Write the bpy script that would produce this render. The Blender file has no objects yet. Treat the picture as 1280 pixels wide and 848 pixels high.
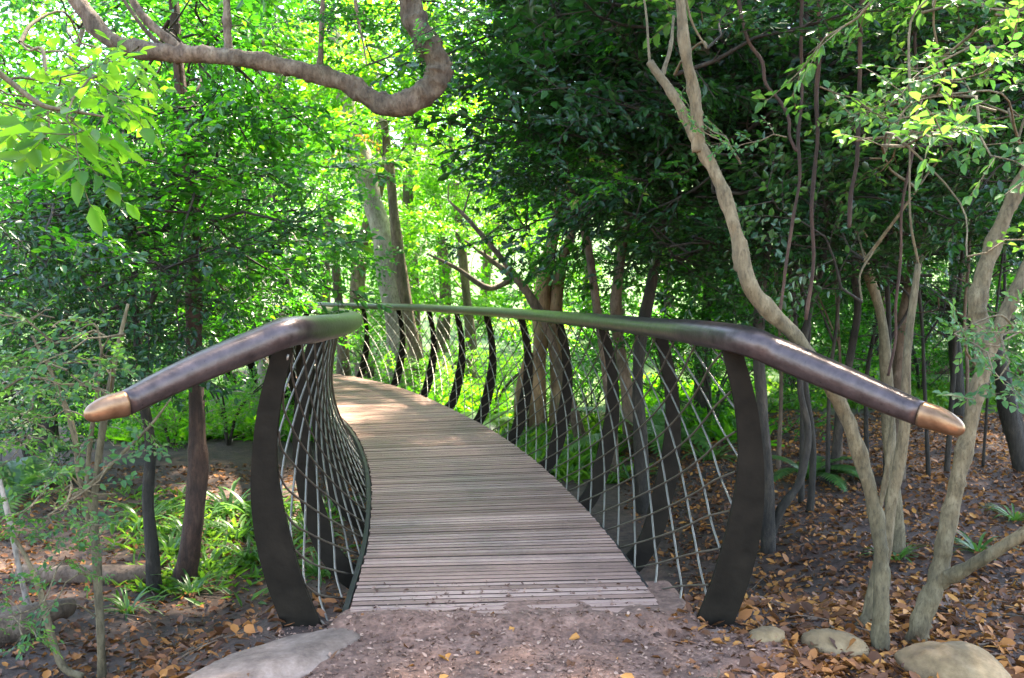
import bpy, math, random
import numpy as np
from mathutils import Vector, Matrix, Euler, Quaternion

# ------------------------------------------------------------------ camera, world, sun, exposure
S = bpy.context.scene
COL = S.collection
F_PX, CX, CY, HZ = 1150.0, 640.0, 424.0, 369.0
CAM_H = 1.45
PITCH = math.atan((CY - HZ) / F_PX)
cam = bpy.data.cameras.new("camera")
cam.lens = F_PX / 1280.0 * 36.0
cam.sensor_width = 36.0
cam.clip_end = 600.0
cam.dof.use_dof = True
cam.dof.focus_distance = 4.6
cam.dof.aperture_fstop = 5.6
cam_o = bpy.data.objects.new("camera", cam)
cam_o.location = (0, 0, CAM_H)
cam_o.rotation_euler = (math.pi / 2 - PITCH, 0, 0)
COL.objects.link(cam_o)
S.camera = cam_o

SUN_AZ, SUN_EL = math.radians(28), math.radians(58)      # azimuth measured from +Y towards +X
world = bpy.data.worlds.new("World")
S.world = world
world.use_nodes = True
wn = world.node_tree
wn.nodes.clear()
sky = wn.nodes.new("ShaderNodeTexSky")
sky.sky_type = 'NISHITA'
sky.sun_disc = False
sky.sun_elevation = SUN_EL
sky.sun_rotation = SUN_AZ
bg = wn.nodes.new("ShaderNodeBackground")
bg.inputs["Strength"].default_value = 0.15
wo = wn.nodes.new("ShaderNodeOutputWorld")
wn.links.new(sky.outputs[0], bg.inputs[0])
wn.links.new(bg.outputs[0], wo.inputs[0])

sun = bpy.data.lights.new("sun", 'SUN')
sun.energy = 4.5
sun.angle = math.radians(2.0)
sun.color = (1.0, 0.95, 0.86)
sun_o = bpy.data.objects.new("sun", sun)
sd = Vector((math.sin(SUN_AZ) * math.cos(SUN_EL), math.cos(SUN_AZ) * math.cos(SUN_EL), math.sin(SUN_EL)))
sun_o.rotation_euler = sd.to_track_quat('Z', 'Y').to_euler()
sun_o.location = (6, 10, 25)
COL.objects.link(sun_o)

S.view_settings.view_transform = 'Standard'
S.view_settings.look = 'None'
S.view_settings.gamma = 1.0
S.view_settings.use_curve_mapping = False
S.view_settings.exposure = 3.35
S.view_settings.use_white_balance = True
S.view_settings.white_balance_temperature = 7300
S.view_settings.white_balance_tint = 12
S.render.engine = 'CYCLES'
S.cycles.use_denoising = True
S.cycles.max_bounces = 7
S.cycles.diffuse_bounces = 4
S.cycles.glossy_bounces = 2
S.cycles.transmission_bounces = 5
S.cycles.sample_clamp_indirect = 6.0
S.cycles.caustics_reflective = False
S.cycles.caustics_refractive = False

R = random.Random(7)
NP = np.random.default_rng(11)


def P(u, v, d):
    """photo pixel + distance along the view axis -> world point"""
    a = (u - CX) / F_PX * d
    b = -(v - CY) / F_PX * d
    return Vector((a, d * math.cos(PITCH) + b * math.sin(PITCH), CAM_H - d * math.sin(PITCH) + b * math.cos(PITCH)))


def sm(a, b, x):
    t = np.clip((x - a) / (b - a), 0, 1)
    return t * t * (3 - 2 * t)


_nw = [(NP.uniform(0, 2 * math.pi), NP.uniform(0, 2 * math.pi), NP.uniform(.7, 1.4)) for _ in range(24)]


def wob(x, y, f=1.0):
    r = 0
    for k, (an, ph, fr) in enumerate(_nw):
        r = r + np.sin((x * math.cos(an) + y * math.sin(an)) * f * fr * (1 + k * .23) + ph) / (1 + k * .35)
    return r / 4.5


def height(x, y):
    x = np.asarray(x, float)
    y = np.asarray(y, float)
    sl = sm(-0.95, -2.3, x)
    sr = sm(0.95, 2.6, x)
    h = -0.05 - 0.5 * sl - 0.16 * sr
    dip = sm(4.15, 6.6, y) * (0.72 - .48 * sl - .42 * sr)
    h = h - dip
    h = h + np.maximum(y - 14, 0) * .03 + np.maximum(y - 34, 0) * .16 + np.maximum(-y - 6, 0) * .02
    h = h + np.maximum(np.abs(x) - 16, 0) * .06
    h = h + .62 * np.exp(-(((x + 5.0) ** 2 + (y - 19.2) ** 2) / 3.2))
    amp = .012 + .035 * np.maximum(sl, sr) + .03 * sm(5, 8, y)
    h = h + amp * wob(x, y, 2.1) + .3 * amp * wob(x + 5, y - 3, 8.0)
    return h


def G(u, v):
    """photo pixel -> point on the ground"""
    d = 6.0
    lo, hi = 1.5, 90.0
    for _ in range(50):
        d = .5 * (lo + hi)
        p = P(u, v, d)
        if p.z > float(height(p.x, p.y)):
            lo = d
        else:
            hi = d
    return P(u, v, d)


# ------------------------------------------------------------------ materials
def new_mat(name):
    m = bpy.data.materials.new(name)
    m.use_nodes = True
    nt = m.node_tree
    nt.nodes.clear()
    return m, nt, nt.nodes.new("ShaderNodeOutputMaterial")


def nd(nt, kind, **kw):
    n = nt.nodes.new(kind)
    for k, v in kw.items():
        if k in n.inputs:
            n.inputs[k].default_value = v
        else:
            setattr(n, k, v)
    return n


def ramp(nt, stops, src=None, interp='LINEAR'):
    r = nt.nodes.new("ShaderNodeValToRGB")
    r.color_ramp.interpolation = interp
    els = r.color_ramp.elements
    while len(els) < len(stops):
        els.new(.5)
    for e, (p, c) in zip(els, stops):
        e.position = p
        e.color = (c[0], c[1], c[2], 1)
    if src:
        nt.links.new(src, r.inputs[0])
    return r


def coords(nt, scale=(1, 1, 1), kind="Object"):
    tc = nt.nodes.new("ShaderNodeTexCoord")
    mp = nt.nodes.new("ShaderNodeMapping")
    mp.inputs["Scale"].default_value = scale
    nt.links.new(tc.outputs[kind], mp.inputs[0])
    return mp.outputs[0]


def leaf_mat(name, cols, trans, tfac=.42, rough=.38, spec=.5):
    m, nt, out = new_mat(name)
    geo = nd(nt, "ShaderNodeNewGeometry")
    oi = nd(nt, "ShaderNodeObjectInfo")
    mix = nd(nt, "ShaderNodeMath", operation='MULTIPLY_ADD')
    nt.links.new(geo.outputs["Random Per Island"], mix.inputs[0])
    mix.inputs[1].default_value = .72
    mm = nd(nt, "ShaderNodeMath", operation='MULTIPLY')
    nt.links.new(oi.outputs["Random"], mm.inputs[0])
    mm.inputs[1].default_value = .28
    nt.links.new(mm.outputs[0], mix.inputs[2])
    r = ramp(nt, cols, mix.outputs[0])
    r2 = ramp(nt, trans, mix.outputs[0])
    pb = nd(nt, "ShaderNodeBsdfPrincipled")
    pb.inputs["Roughness"].default_value = rough
    pb.inputs["Specular IOR Level"].default_value = spec
    nt.links.new(r.outputs[0], pb.inputs["Base Color"])
    tr = nd(nt, "ShaderNodeBsdfTranslucent")
    nt.links.new(r2.outputs[0], tr.inputs[0])
    ms = nd(nt, "ShaderNodeMixShader")
    ms.inputs[0].default_value = tfac
    nt.links.new(pb.outputs[0], ms.inputs[1])
    nt.links.new(tr.outputs[0], ms.inputs[2])
    nt.links.new(ms.outputs[0], out.inputs[0])
    return m


def bark_mat(name, c0, c1, c2, scale=(14, 14, 4), bump=.5, rough=.85):
    m, nt, out = new_mat(name)
    co = coords(nt, scale)
    n1 = nd(nt, "ShaderNodeTexNoise", Scale=1.0, Detail=8.0, Roughness=.65)
    nt.links.new(co, n1.inputs["Vector"])
    co2 = coords(nt, (2.2, 2.2, 1.4))
    n2 = nd(nt, "ShaderNodeTexNoise", Scale=1.0, Detail=4.0)
    nt.links.new(co2, n2.inputs["Vector"])
    r = ramp(nt, [(.3, c0), (.52, c1), (.72, c2)], n1.outputs[0])
    r2 = ramp(nt, [(.35, (.55, .58, .5)), (.65, (1.15, 1.1, 1.0))], n2.outputs[0])
    mx = nd(nt, "ShaderNodeMix", data_type='RGBA', blend_type='MULTIPLY')
    mx.inputs[0].default_value = 1
    nt.links.new(r.outputs[0], mx.inputs[6])
    nt.links.new(r2.outputs[0], mx.inputs[7])
    pb = nd(nt, "ShaderNodeBsdfPrincipled", Roughness=rough)
    nt.links.new(mx.outputs[2], pb.inputs["Base Color"])
    n4 = nd(nt, "ShaderNodeTexNoise", Scale=3.2, Detail=6.0, Roughness=.7)
    nt.links.new(co, n4.inputs["Vector"])
    r4 = ramp(nt, [(.5, (1.05, 1.05, 1.05)), (.62, (.55, .53, .47))], n4.outputs[0])
    mx2 = nd(nt, "ShaderNodeMix", data_type='RGBA', blend_type='MULTIPLY')
    mx2.inputs[0].default_value = .8
    nt.links.new(mx.outputs[2], mx2.inputs[6])
    nt.links.new(r4.outputs[0], mx2.inputs[7])
    nt.links.new(mx2.outputs[2], pb.inputs["Base Color"])
    ad = nd(nt, "ShaderNodeMath", operation='ADD')
    nt.links.new(n1.outputs[0], ad.inputs[0])
    nt.links.new(n4.outputs[0], ad.inputs[1])
    b = nd(nt, "ShaderNodeBump", Strength=bump, Distance=.025)
    nt.links.new(ad.outputs[0], b.inputs["Height"])
    nt.links.new(b.outputs[0], pb.inputs["Normal"])
    nt.links.new(pb.outputs[0], out.inputs[0])
    return m


M = {}
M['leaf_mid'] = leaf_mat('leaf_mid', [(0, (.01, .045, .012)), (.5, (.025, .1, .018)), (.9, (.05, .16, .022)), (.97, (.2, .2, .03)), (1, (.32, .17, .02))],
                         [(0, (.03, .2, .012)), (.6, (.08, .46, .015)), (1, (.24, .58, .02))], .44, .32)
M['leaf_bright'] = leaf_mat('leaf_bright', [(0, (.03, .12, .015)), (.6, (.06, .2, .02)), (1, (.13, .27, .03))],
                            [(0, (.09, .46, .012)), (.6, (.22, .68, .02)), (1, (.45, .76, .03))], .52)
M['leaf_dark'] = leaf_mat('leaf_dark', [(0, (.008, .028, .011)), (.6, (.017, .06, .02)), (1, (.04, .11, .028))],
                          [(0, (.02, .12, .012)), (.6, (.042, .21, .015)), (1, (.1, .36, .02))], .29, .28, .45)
M['leaf_fresh'] = leaf_mat('leaf_fresh', [(0, (.02, .07, .03)), (.6, (.05, .14, .045)), (1, (.11, .22, .04))],
                           [(0, (.06, .25, .03)), (1, (.25, .5, .05))], .42, .45, .3)
M['leaf_broad'] = leaf_mat('leaf_broad', [(0, (.03, .12, .02)), (1, (.08, .24, .025))],
                           [(0, (.16, .5, .02)), (1, (.4, .7, .04))], .58, .35, .35)
M['strap'] = leaf_mat('strap', [(0, (.025, .08, .02)), (.6, (.05, .14, .03)), (1, (.1, .2, .04))],
                      [(0, (.08, .28, .03)), (1, (.22, .45, .05))], .35, .35)
M['grass'] = leaf_mat('grass', [(0, (.015, .065, .01)), (.6, (.035, .13, .015)), (1, (.09, .22, .02))],
                      [(0, (.12, .4, .02)), (1, (.35, .6, .05))], .42, .45)
M['litter'] = leaf_mat('litter', [(0, (.035, .017, .01)), (.28, (.095, .038, .018)), (.52, (.2, .075, .028)), (.7, (.38, .145, .036)),
                                  (.88, (.5, .23, .05)), (.96, (.6, .38, .07)), (1, (.3, .3, .07))],
                       [(0, (.1, .03, .01)), (1, (.5, .25, .05))], .12, .6, .3)
M['crumb'] = leaf_mat('crumb', [(0, (.06, .03, .02)), (.35, (.18, .095, .065)), (.7, (.36, .22, .155)), (.9, (.5, .35, .26)), (1, (.75, .62, .5))],
                      [(0, (.1, .03, .01)), (1, (.4, .25, .1))], .06, .75, .3)
M['orange_leaf'] = leaf_mat('orange_leaf', [(0, (.4, .15, .02)), (1, (.55, .3, .04))], [(0, (.7, .3, .02)), (1, (.8, .5, .05))], .4)
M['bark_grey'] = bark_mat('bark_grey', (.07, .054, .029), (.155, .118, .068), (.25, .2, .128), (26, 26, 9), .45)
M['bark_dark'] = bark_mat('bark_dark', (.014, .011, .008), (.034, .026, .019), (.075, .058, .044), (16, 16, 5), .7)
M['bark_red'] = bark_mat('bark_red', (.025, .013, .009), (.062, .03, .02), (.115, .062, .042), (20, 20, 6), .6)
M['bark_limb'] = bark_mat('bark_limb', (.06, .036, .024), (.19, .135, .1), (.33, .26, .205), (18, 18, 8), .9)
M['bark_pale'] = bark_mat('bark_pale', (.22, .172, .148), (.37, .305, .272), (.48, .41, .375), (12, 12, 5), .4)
M['bark_orange'] = bark_mat('bark_orange', (.13, .065, .034), (.27, .155, .082), (.4, .27, .165), (6, 6, 1.6), .7)
M['bark_brown'] = bark_mat('bark_brown', (.08, .05, .035), (.16, .105, .075), (.26, .19, .15), (13, 13, 5), .7)


def wood_mat():
    m, nt, out = new_mat('weathered_decking')
    geo = nd(nt, "ShaderNodeNewGeometry")
    uv = coords(nt, (3.0, 60.0, 1.0), "UV")
    n1 = nd(nt, "ShaderNodeTexNoise", Scale=1.0, Detail=6.0, Roughness=.6)
    nt.links.new(uv, n1.inputs["Vector"])
    wv = coords(nt, (1.1, .8, 1.0))
    n2 = nd(nt, "ShaderNodeTexNoise", Scale=1.0, Detail=5.0, Roughness=.6)
    nt.links.new(wv, n2.inputs["Vector"])
    r = ramp(nt, [(0, (.24, .14, .1)), (.5, (.36, .218, .162)), (1, (.48, .315, .243))], geo.outputs["Random Per Island"])
    r1 = ramp(nt, [(.3, (.72, .7, .7)), (.7, (1.12, 1.12, 1.12))], n1.outputs[0])
    r2 = ramp(nt, [(.35, (.68, .68, .7)), (.65, (1.22, 1.16, 1.12))], n2.outputs[0])
    a = nd(nt, "ShaderNodeMix", data_type='RGBA', blend_type='MULTIPLY')
    a.inputs[0].default_value = 1
    b = nd(nt, "ShaderNodeMix", data_type='RGBA', blend_type='MULTIPLY')
    b.inputs[0].default_value = 1
    nt.links.new(r.outputs[0], a.inputs[6])
    nt.links.new(r1.outputs[0], a.inputs[7])
    nt.links.new(a.outputs[2], b.inputs[6])
    nt.links.new(r2.outputs[0], b.inputs[7])
    pb = nd(nt, "ShaderNodeBsdfPrincipled")
    pb.inputs["Specular IOR Level"].default_value = .3
    nt.links.new(b.outputs[2], pb.inputs["Base Color"])
    rr = nd(nt, "ShaderNodeMapRange")
    rr.inputs["To Min"].default_value = .42
    rr.inputs["To Max"].default_value = .75
    nt.links.new(n2.outputs[0], rr.inputs[0])
    nt.links.new(rr.outputs[0], pb.inputs["Roughness"])
    bp = nd(nt, "ShaderNodeBump", Strength=.35, Distance=.004)
    nt.links.new(n1.outputs[0], bp.inputs["Height"])
    nt.links.new(bp.outputs[0], pb.inputs["Normal"])
    nt.links.new(pb.outputs[0], out.inputs[0])
    return m


def metal_mat(name, c0, c1, metallic, r0, r1, scale=5.0, bump=.08, spec=.5):
    m, nt, out = new_mat(name)
    co = coords(nt)
    n = nd(nt, "ShaderNodeTexNoise", Scale=scale, Detail=8.0, Roughness=.65)
    nt.links.new(co, n.inputs["Vector"])
    r = ramp(nt, [(.3, c0), (.7, c1)], n.outputs[0])
    pb = nd(nt, "ShaderNodeBsdfPrincipled", Metallic=metallic)
    pb.inputs["Specular IOR Level"].default_value = spec
    nt.links.new(r.outputs[0], pb.inputs["Base Color"])
    n2 = nd(nt, "ShaderNodeTexNoise", Scale=scale * 4, Detail=6.0)
    nt.links.new(co, n2.inputs["Vector"])
    rr = nd(nt, "ShaderNodeMapRange")
    rr.inputs["To Min"].default_value = r0
    rr.inputs["To Max"].default_value = r1
    nt.links.new(n2.outputs[0], rr.inputs[0])
    nt.links.new(rr.outputs[0], pb.inputs["Roughness"])
    b = nd(nt, "ShaderNodeBump", Strength=bump, Distance=.01)
    nt.links.new(n2.outputs[0], b.inputs["Height"])
    nt.links.new(b.outputs[0], pb.inputs["Normal"])
    nt.links.new(pb.outputs[0], out.inputs[0])
    return m


M['wood'] = wood_mat()
M['sawn_shade'] = metal_mat('sawn_edge_shade', (.05, .032, .024), (.1, .066, .05), 0, .7, .9, 8.0, .2, .2)
M['rail'] = metal_mat('patinated_rail', (.042, .03, .028), (.11, .08, .075), .62, .2, .46, 16.0, .1)
M['tip'] = metal_mat('rubbed_bronze', (.16, .085, .046), (.3, .175, .1), .8, .28, .45, 14.0)
M['rod_dark'] = metal_mat('bronze_rod', (.09, .07, .052), (.15, .118, .09), .5, .4, .6, 9.0)
M['rod'] = metal_mat('steel_rod', (.17, .152, .13), (.29, .262, .228), .7, .25, .42, 9.0)
M['rib'] = metal_mat('brown_plate', (.007, .0052, .0032), (.018, .0135, .009), .0, .55, .8, 9.0, .25, .1)
M['edge'] = metal_mat('dark_edge', (.012, .011, .01), (.03, .027, .024), .0, .5, .7, 7.0, .1, .25)


def soil_mat(name, dark, mid, lite, scale=9.0, bump=.8):
    m, nt, out = new_mat(name)
    co = coords(nt)
    n1 = nd(nt, "ShaderNodeTexNoise", Scale=scale, Detail=10.0, Roughness=.7)
    nt.links.new(co, n1.inputs["Vector"])
    vo = nd(nt, "ShaderNodeTexVoronoi", Scale=scale * 5)
    nt.links.new(co, vo.inputs["Vector"])
    n3 = nd(nt, "ShaderNodeTexNoise", Scale=.9, Detail=4.0)
    nt.links.new(co, n3.inputs["Vector"])
    r = ramp(nt, [(.3, dark), (.5, mid), (.72, lite)], n1.outputs[0])
    if name in ('sandstone', 'pale_stone'):
        vo = nd(nt, "ShaderNodeTexNoise", Scale=scale * 8, Detail=6.0)
        nt.links.new(co, vo.inputs["Vector"])
    r3 = ramp(nt, [(.35, (.7, .68, .66)), (.65, (1.2, 1.15, 1.12))], n3.outputs[0])
    vr = ramp(nt, [(0, (.6, .58, .56)), (1, (1.4, 1.34, 1.3))], vo.outputs["Color"])
    a = nd(nt, "ShaderNodeMix", data_type='RGBA', blend_type='MULTIPLY')
    a.inputs[0].default_value = 1
    b = nd(nt, "ShaderNodeMix", data_type='RGBA', blend_type='MULTIPLY')
    b.inputs[0].default_value = .8
    nt.links.new(r.outputs[0], a.inputs[6])
    nt.links.new(r3.outputs[0], a.inputs[7])
    nt.links.new(a.outputs[2], b.inputs[6])
    nt.links.new(vr.outputs[0], b.inputs[7])
    pb = nd(nt, "ShaderNodeBsdfPrincipled", Roughness=.9)
    csrc = b.outputs[2]
    if name == 'forest_soil':
        # beyond the bridge the floor of the wood is grown over with grass
        sp = nd(nt, "ShaderNodeSeparateXYZ")
        nt.links.new(co, sp.inputs[0])
        n5 = nd(nt, "ShaderNodeMath", operation='MULTIPLY_ADD')
        nt.links.new(n3.outputs[0], n5.inputs[0])
        n5.inputs[1].default_value = 5.0
        nt.links.new(sp.outputs[1], n5.inputs[2])
        gm = nd(nt, "ShaderNodeMapRange")
        gm.inputs["From Min"].default_value = 17.0
        gm.inputs["From Max"].default_value = 20.0
        nt.links.new(n5.outputs[0], gm.inputs[0])
        gr = ramp(nt, [(.3, (.02, .06, .01)), (.5, (.05, .12, .018)), (.7, (.1, .19, .03))], n1.outputs[0])
        gx_ = nd(nt, "ShaderNodeMix", data_type='RGBA')
        nt.links.new(gm.outputs[0], gx_.inputs[0])
        nt.links.new(b.outputs[2], gx_.inputs[6])
        nt.links.new(gr.outputs[0], gx_.inputs[7])
        csrc = gx_.outputs[2]
    nt.links.new(csrc, pb.inputs["Base Color"])
    bp = nd(nt, "ShaderNodeBump", Strength=bump, Distance=.025)
    nt.links.new(n1.outputs[0], bp.inputs["Height"])
    nt.links.new(bp.outputs[0], pb.inputs["Normal"])
    nt.links.new(pb.outputs[0], out.inputs[0])
    return m


M['soil'] = soil_mat('forest_soil', (.026, .014, .01), (.055, .031, .021), (.1, .062, .043))
M['path'] = soil_mat('path_dirt', (.09, .047, .031), (.19, .104, .072), (.32, .195, .143), 14.0)
M['rock'] = soil_mat('sandstone', (.1, .066, .03), (.2, .138, .068), (.32, .24, .13), 5.0, .5)
M['slab'] = soil_mat('pale_stone', (.09, .06, .042), (.2, .143, .108), (.31, .238, .19), 8.0, .35)


# ------------------------------------------------------------------ mesh helpers
class MB:
    def __init__(s):
        s.v, s.f, s.mi, s.n, s.uv = [], [], [], 0, None

    def add(s, verts, faces, mi=0):
        verts = np.asarray(verts, float).reshape(-1, 3)
        s.v.append(verts)
        for f in faces:
            s.f.append(tuple(int(i) + s.n for i in f))
            s.mi.append(mi)
        s.n += len(verts)

    def tube(s, pts, rad, seg=8, mi=0, knots=0, rng=None, cap=True, smooth_n=5, flat=None):
        pts, rad = spline(pts, rad, smooth_n)
        n = len(pts)
        T = np.gradient(pts, axis=0)
        T /= np.linalg.norm(T, axis=1)[:, None] + 1e-9
        up = np.array([0, 0, 1.0]) if abs(T[0][2]) < .9 else np.array([0, 1.0, 0])
        verts = []
        a = np.linspace(0, 2 * math.pi, seg, endpoint=False)
        X = np.cross(up, T[0])
        X /= np.linalg.norm(X)
        for i in range(n):
            X = X - T[i] * np.dot(X, T[i])
            X /= np.linalg.norm(X) + 1e-9
            Y = np.cross(T[i], X)
            r = np.full(seg, rad[i])
            if rng is not None:
                r = r * (1 + .06 * math.sin(i * .37 + rad[0] * 90) + .04 * math.sin(i * .83 + 1))
                r = r * (1 + .07 * np.sin(a * 2 + i * .45) + .05 * np.sin(a * 3 - i * .8))
                r = r * (1 + rng.uniform(-.03, .03))
                if knots and rng.random() < knots:
                    c = rng.uniform(0, 2 * math.pi)
                    r = r * (1 + rng.uniform(.12, .34) * np.exp(-((np.angle(np.exp(1j * (a - c)))) ** 2) / .2))
            fx, fy = (1, 1) if flat is None else flat
            verts.append(pts[i] + np.outer(np.cos(a) * r * fx, X) + np.outer(np.sin(a) * r * fy, Y))
        faces = []
        for i in range(n - 1):
            for k in range(seg):
                k2 = (k + 1) % seg
                faces.append((i * seg + k, i * seg + k2, (i + 1) * seg + k2, (i + 1) * seg + k))
        if cap:
            faces.append(tuple(range(seg - 1, -1, -1)))
            faces.append(tuple((n - 1) * seg + k for k in range(seg)))
        s.add(np.concatenate(verts), faces, mi)

    def build(s, name, mats, parent=None, smooth=False):
        me = bpy.data.meshes.new(name)
        v = np.concatenate(s.v)
        me.from_pydata(v.tolist(), [], s.f)
        for m in (mats if isinstance(mats, (list, tuple)) else [mats]):
            me.materials.append(m)
        if any(s.mi):
            me.polygons.foreach_set("material_index", s.mi)
        if smooth:
            me.polygons.foreach_set("use_smooth", [True] * len(me.polygons))
        me.update()
        return link(name, me, parent)


def link(name, me, parent=None):
    o = bpy.data.objects.new(name, me)
    COL.objects.link(o)
    if parent is not None:
        o.parent = parent
        # the mesh is written in world coordinates: bring it into the parent's frame
        o.matrix_parent_inverse = parent.matrix_basis.inverted()
    return o


def mesh_np(name, v, f4, mats, mi=None):
    """fast quad/tri mesh from arrays; f4 is (n,4)"""
    me = bpy.data.meshes.new(name)
    me.vertices.add(len(v))
    me.vertices.foreach_set("co", np.asarray(v, np.float32).ravel())
    k = f4.shape[1]
    me.loops.add(f4.size)
    me.loops.foreach_set("vertex_index", f4.astype(np.int32).ravel())
    me.polygons.add(len(f4))
    me.polygons.foreach_set("loop_start", np.arange(0, f4.size, k, dtype=np.int32))
    me.polygons.foreach_set("loop_total", np.full(len(f4), k, np.int32))
    for m in (mats if isinstance(mats, (list, tuple)) else [mats]):
        me.materials.append(m)
    if mi is not None:
        me.polygons.foreach_set("material_index", np.asarray(mi, np.int32))
    me.update(calc_edges=True)
    me.validate()
    return me


def spline(pts, rad, n=5):
    pts = np.array([tuple(p) for p in pts], float)
    rad = np.array(rad if hasattr(rad, '__len__') else [rad] * len(pts), float)
    if len(rad) == 2 and len(pts) > 2:
        rad = np.linspace(rad[0], rad[1], len(pts))
    if n <= 1 or len(pts) < 3:
        if n > 1:
            t = np.linspace(0, 1, n)[:, None]
            return pts[0] * (1 - t) + pts[1] * t, rad[0] * (1 - t[:, 0]) + rad[1] * t[:, 0]
        return pts, rad
    e = np.vstack([2 * pts[0] - pts[1], pts, 2 * pts[-1] - pts[-2]])
    out, ro = [], []
    for i in range(len(pts) - 1):
        p0, p1, p2, p3 = e[i:i + 4]
        for k in range(n):
            t = k / n
            out.append(.5 * ((2 * p1) + (-p0 + p2) * t + (2 * p0 - 5 * p1 + 4 * p2 - p3) * t * t + (-p0 + 3 * p1 - 3 * p2 + p3) * t ** 3))
            ro.append(rad[i] * (1 - t) + rad[i + 1] * t)
    out.append(pts[-1])
    ro.append(rad[-1])
    return np.array(out), np.array(ro)


def tag(o, label=None, cat=None, group=None, kind=None):
    if label:
        o['label'] = label
    if cat:
        o['category'] = cat
    if group:
        o['group'] = group
    if kind:
        o['kind'] = kind
    return o


def empty(name, loc, label, cat, group=None):
    o = bpy.data.objects.new(name, None)
    o.location = loc
    o.empty_display_size = .2
    COL.objects.link(o)
    return tag(o, label, cat, group)


# ------------------------------------------------------------------ leaves
def leaf_arrays(pos, dirs, nrm, ln, wd, fold=.25, curl=.0):
    """n leaves of two folded quads; every argument an array"""
    n = len(pos)
    dirs = dirs / (np.linalg.norm(dirs, axis=1)[:, None] + 1e-9)
    side = np.cross(nrm, dirs)
    side /= np.linalg.norm(side, axis=1)[:, None] + 1e-9
    up = np.cross(dirs, side)
    ln = np.asarray(ln).reshape(-1, 1) * np.ones((n, 1))
    wd = np.asarray(wd).reshape(-1, 1) * np.ones((n, 1))
    fo = fold * wd
    cu = curl * ln if np.isscalar(curl) else curl.reshape(-1, 1) * ln
    base = pos
    tip = pos + dirs * ln - up * cu
    l1 = pos + dirs * ln * .33 - side * wd * .5 + up * fo
    l2 = pos + dirs * ln * .7 - side * wd * .4 + up * (fo * .8 - cu * .5)
    r1 = pos + dirs * ln * .33 + side * wd * .5 + up * fo
    r2 = pos + dirs * ln * .7 + side * wd * .4 + up * (fo * .8 - cu * .5)
    v = np.stack([base, l1, l2, tip, r2, r1], 1).reshape(-1, 3)
    i = np.arange(n)[:, None] * 6
    f = np.concatenate([i + np.array([[0, 3, 2, 1]]), i + np.array([[0, 5, 4, 3]])], 1).reshape(-1, 4)
    return v, f


def make_bough(name, mat, bark, seed, L=1.5, n_side=10, leaf=.08, wr=.5, step=.045, spread=.45, jit=.45, droop=.12, sub=3):
    rg = np.random.default_rng(seed)
    mb = MB()
    pos, dr, nr, ll = [], [], [], []

    def leaves_along(p0, p1, nlev):
        d = p1 - p0
        le = np.linalg.norm(d)
        d = d / le
        sd_ = np.cross([0, 0, 1.0], d)
        sd_ /= np.linalg.norm(sd_) + 1e-9
        k = max(2, int(le / step))
        for i in range(k):
            t = (i + rg.uniform(.2, .9)) / k
            sg = 1 if i % 2 else -1
            a = rg.uniform(.5, 1.15)
            q = d * math.cos(a) + sd_ * sg * math.sin(a) + np.array([0, 0, rg.normal(-.08, .25)])
            pos.append(p0 + (p1 - p0) * t)
            dr.append(q)
            nr.append(np.array([0, 0, 1.0]) + rg.normal(0, jit, 3))
            ll.append(leaf * rg.uniform(.6, 1.2))
        pos.append(p1)
        dr.append(d + rg.normal(0, .2, 3))
        nr.append(np.array([0, 0, 1.0]) + rg.normal(0, jit, 3))
        ll.append(leaf * rg.uniform(.7, 1.1))

    def tw(p0, p1, r):
        mid = (p0 + p1) / 2 + rg.normal(0, .02, 3)
        mb.tube([p0, mid, p1], [r, r * .7, r * .4], seg=4, mi=1, smooth_n=1, cap=False)

    ax = [np.zeros(3)]
    for i in range(1, 7):
        ax.append(np.array([L * i / 6, .08 * math.sin(i * 1.3 + seed), -droop * L * (i / 6) ** 2 + rg.normal(0, .03)]))
    ax = np.array(ax)
    mb.tube(ax, [.014, .003], seg=5, mi=1, smooth_n=1, cap=False)
    for k in range(n_side):
        t = .16 + .82 * k / (n_side - 1)
        i = min(5, int(t * 6))
        p0 = ax[i] + (ax[i + 1] - ax[i]) * (t * 6 - i)
        sg = 1 if k % 2 else -1
        le = L * spread * (1 - .55 * t) * rg.uniform(.6, 1.25)
        a = rg.uniform(.55, 1.15) * sg
        d = np.array([math.cos(a), math.sin(a), rg.normal(.02, .33)])
        p1 = p0 + d * le + np.array([0, 0, -droop * le])
        tw(p0, p1, .005)
        leaves_along(p0 + d * le * .15, p1, 1)
        for j in range(sub):
            t2 = rg.uniform(.25, .95)
            q0 = p0 + (p1 - p0) * t2
            a2 = a + rg.choice([-1, 1]) * rg.uniform(.4, 1.0)
            l2 = le * rg.uniform(.25, .55)
            q1 = q0 + np.array([math.cos(a2), math.sin(a2), rg.normal(0, .4)]) * l2
            tw(q0, q1, .0028)
            leaves_along(q0, q1, 2)
    leaves_along(ax[4], ax[6], 1)
    lv, lf = leaf_arrays(np.array(pos), np.array(dr), np.array(nr), np.array(ll), np.array(ll) * wr, .22, rg.uniform(-.05, .3, len(pos)))
    tv = np.concatenate(mb.v)
    tf = np.array(mb.f) + len(lv)
    v = np.concatenate([lv, tv])
    f = np.concatenate([lf, tf])
    mi = np.concatenate([np.zeros(len(lf)), np.ones(len(tf))])
    return mesh_np(name, v, f, [mat, bark], mi)


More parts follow.
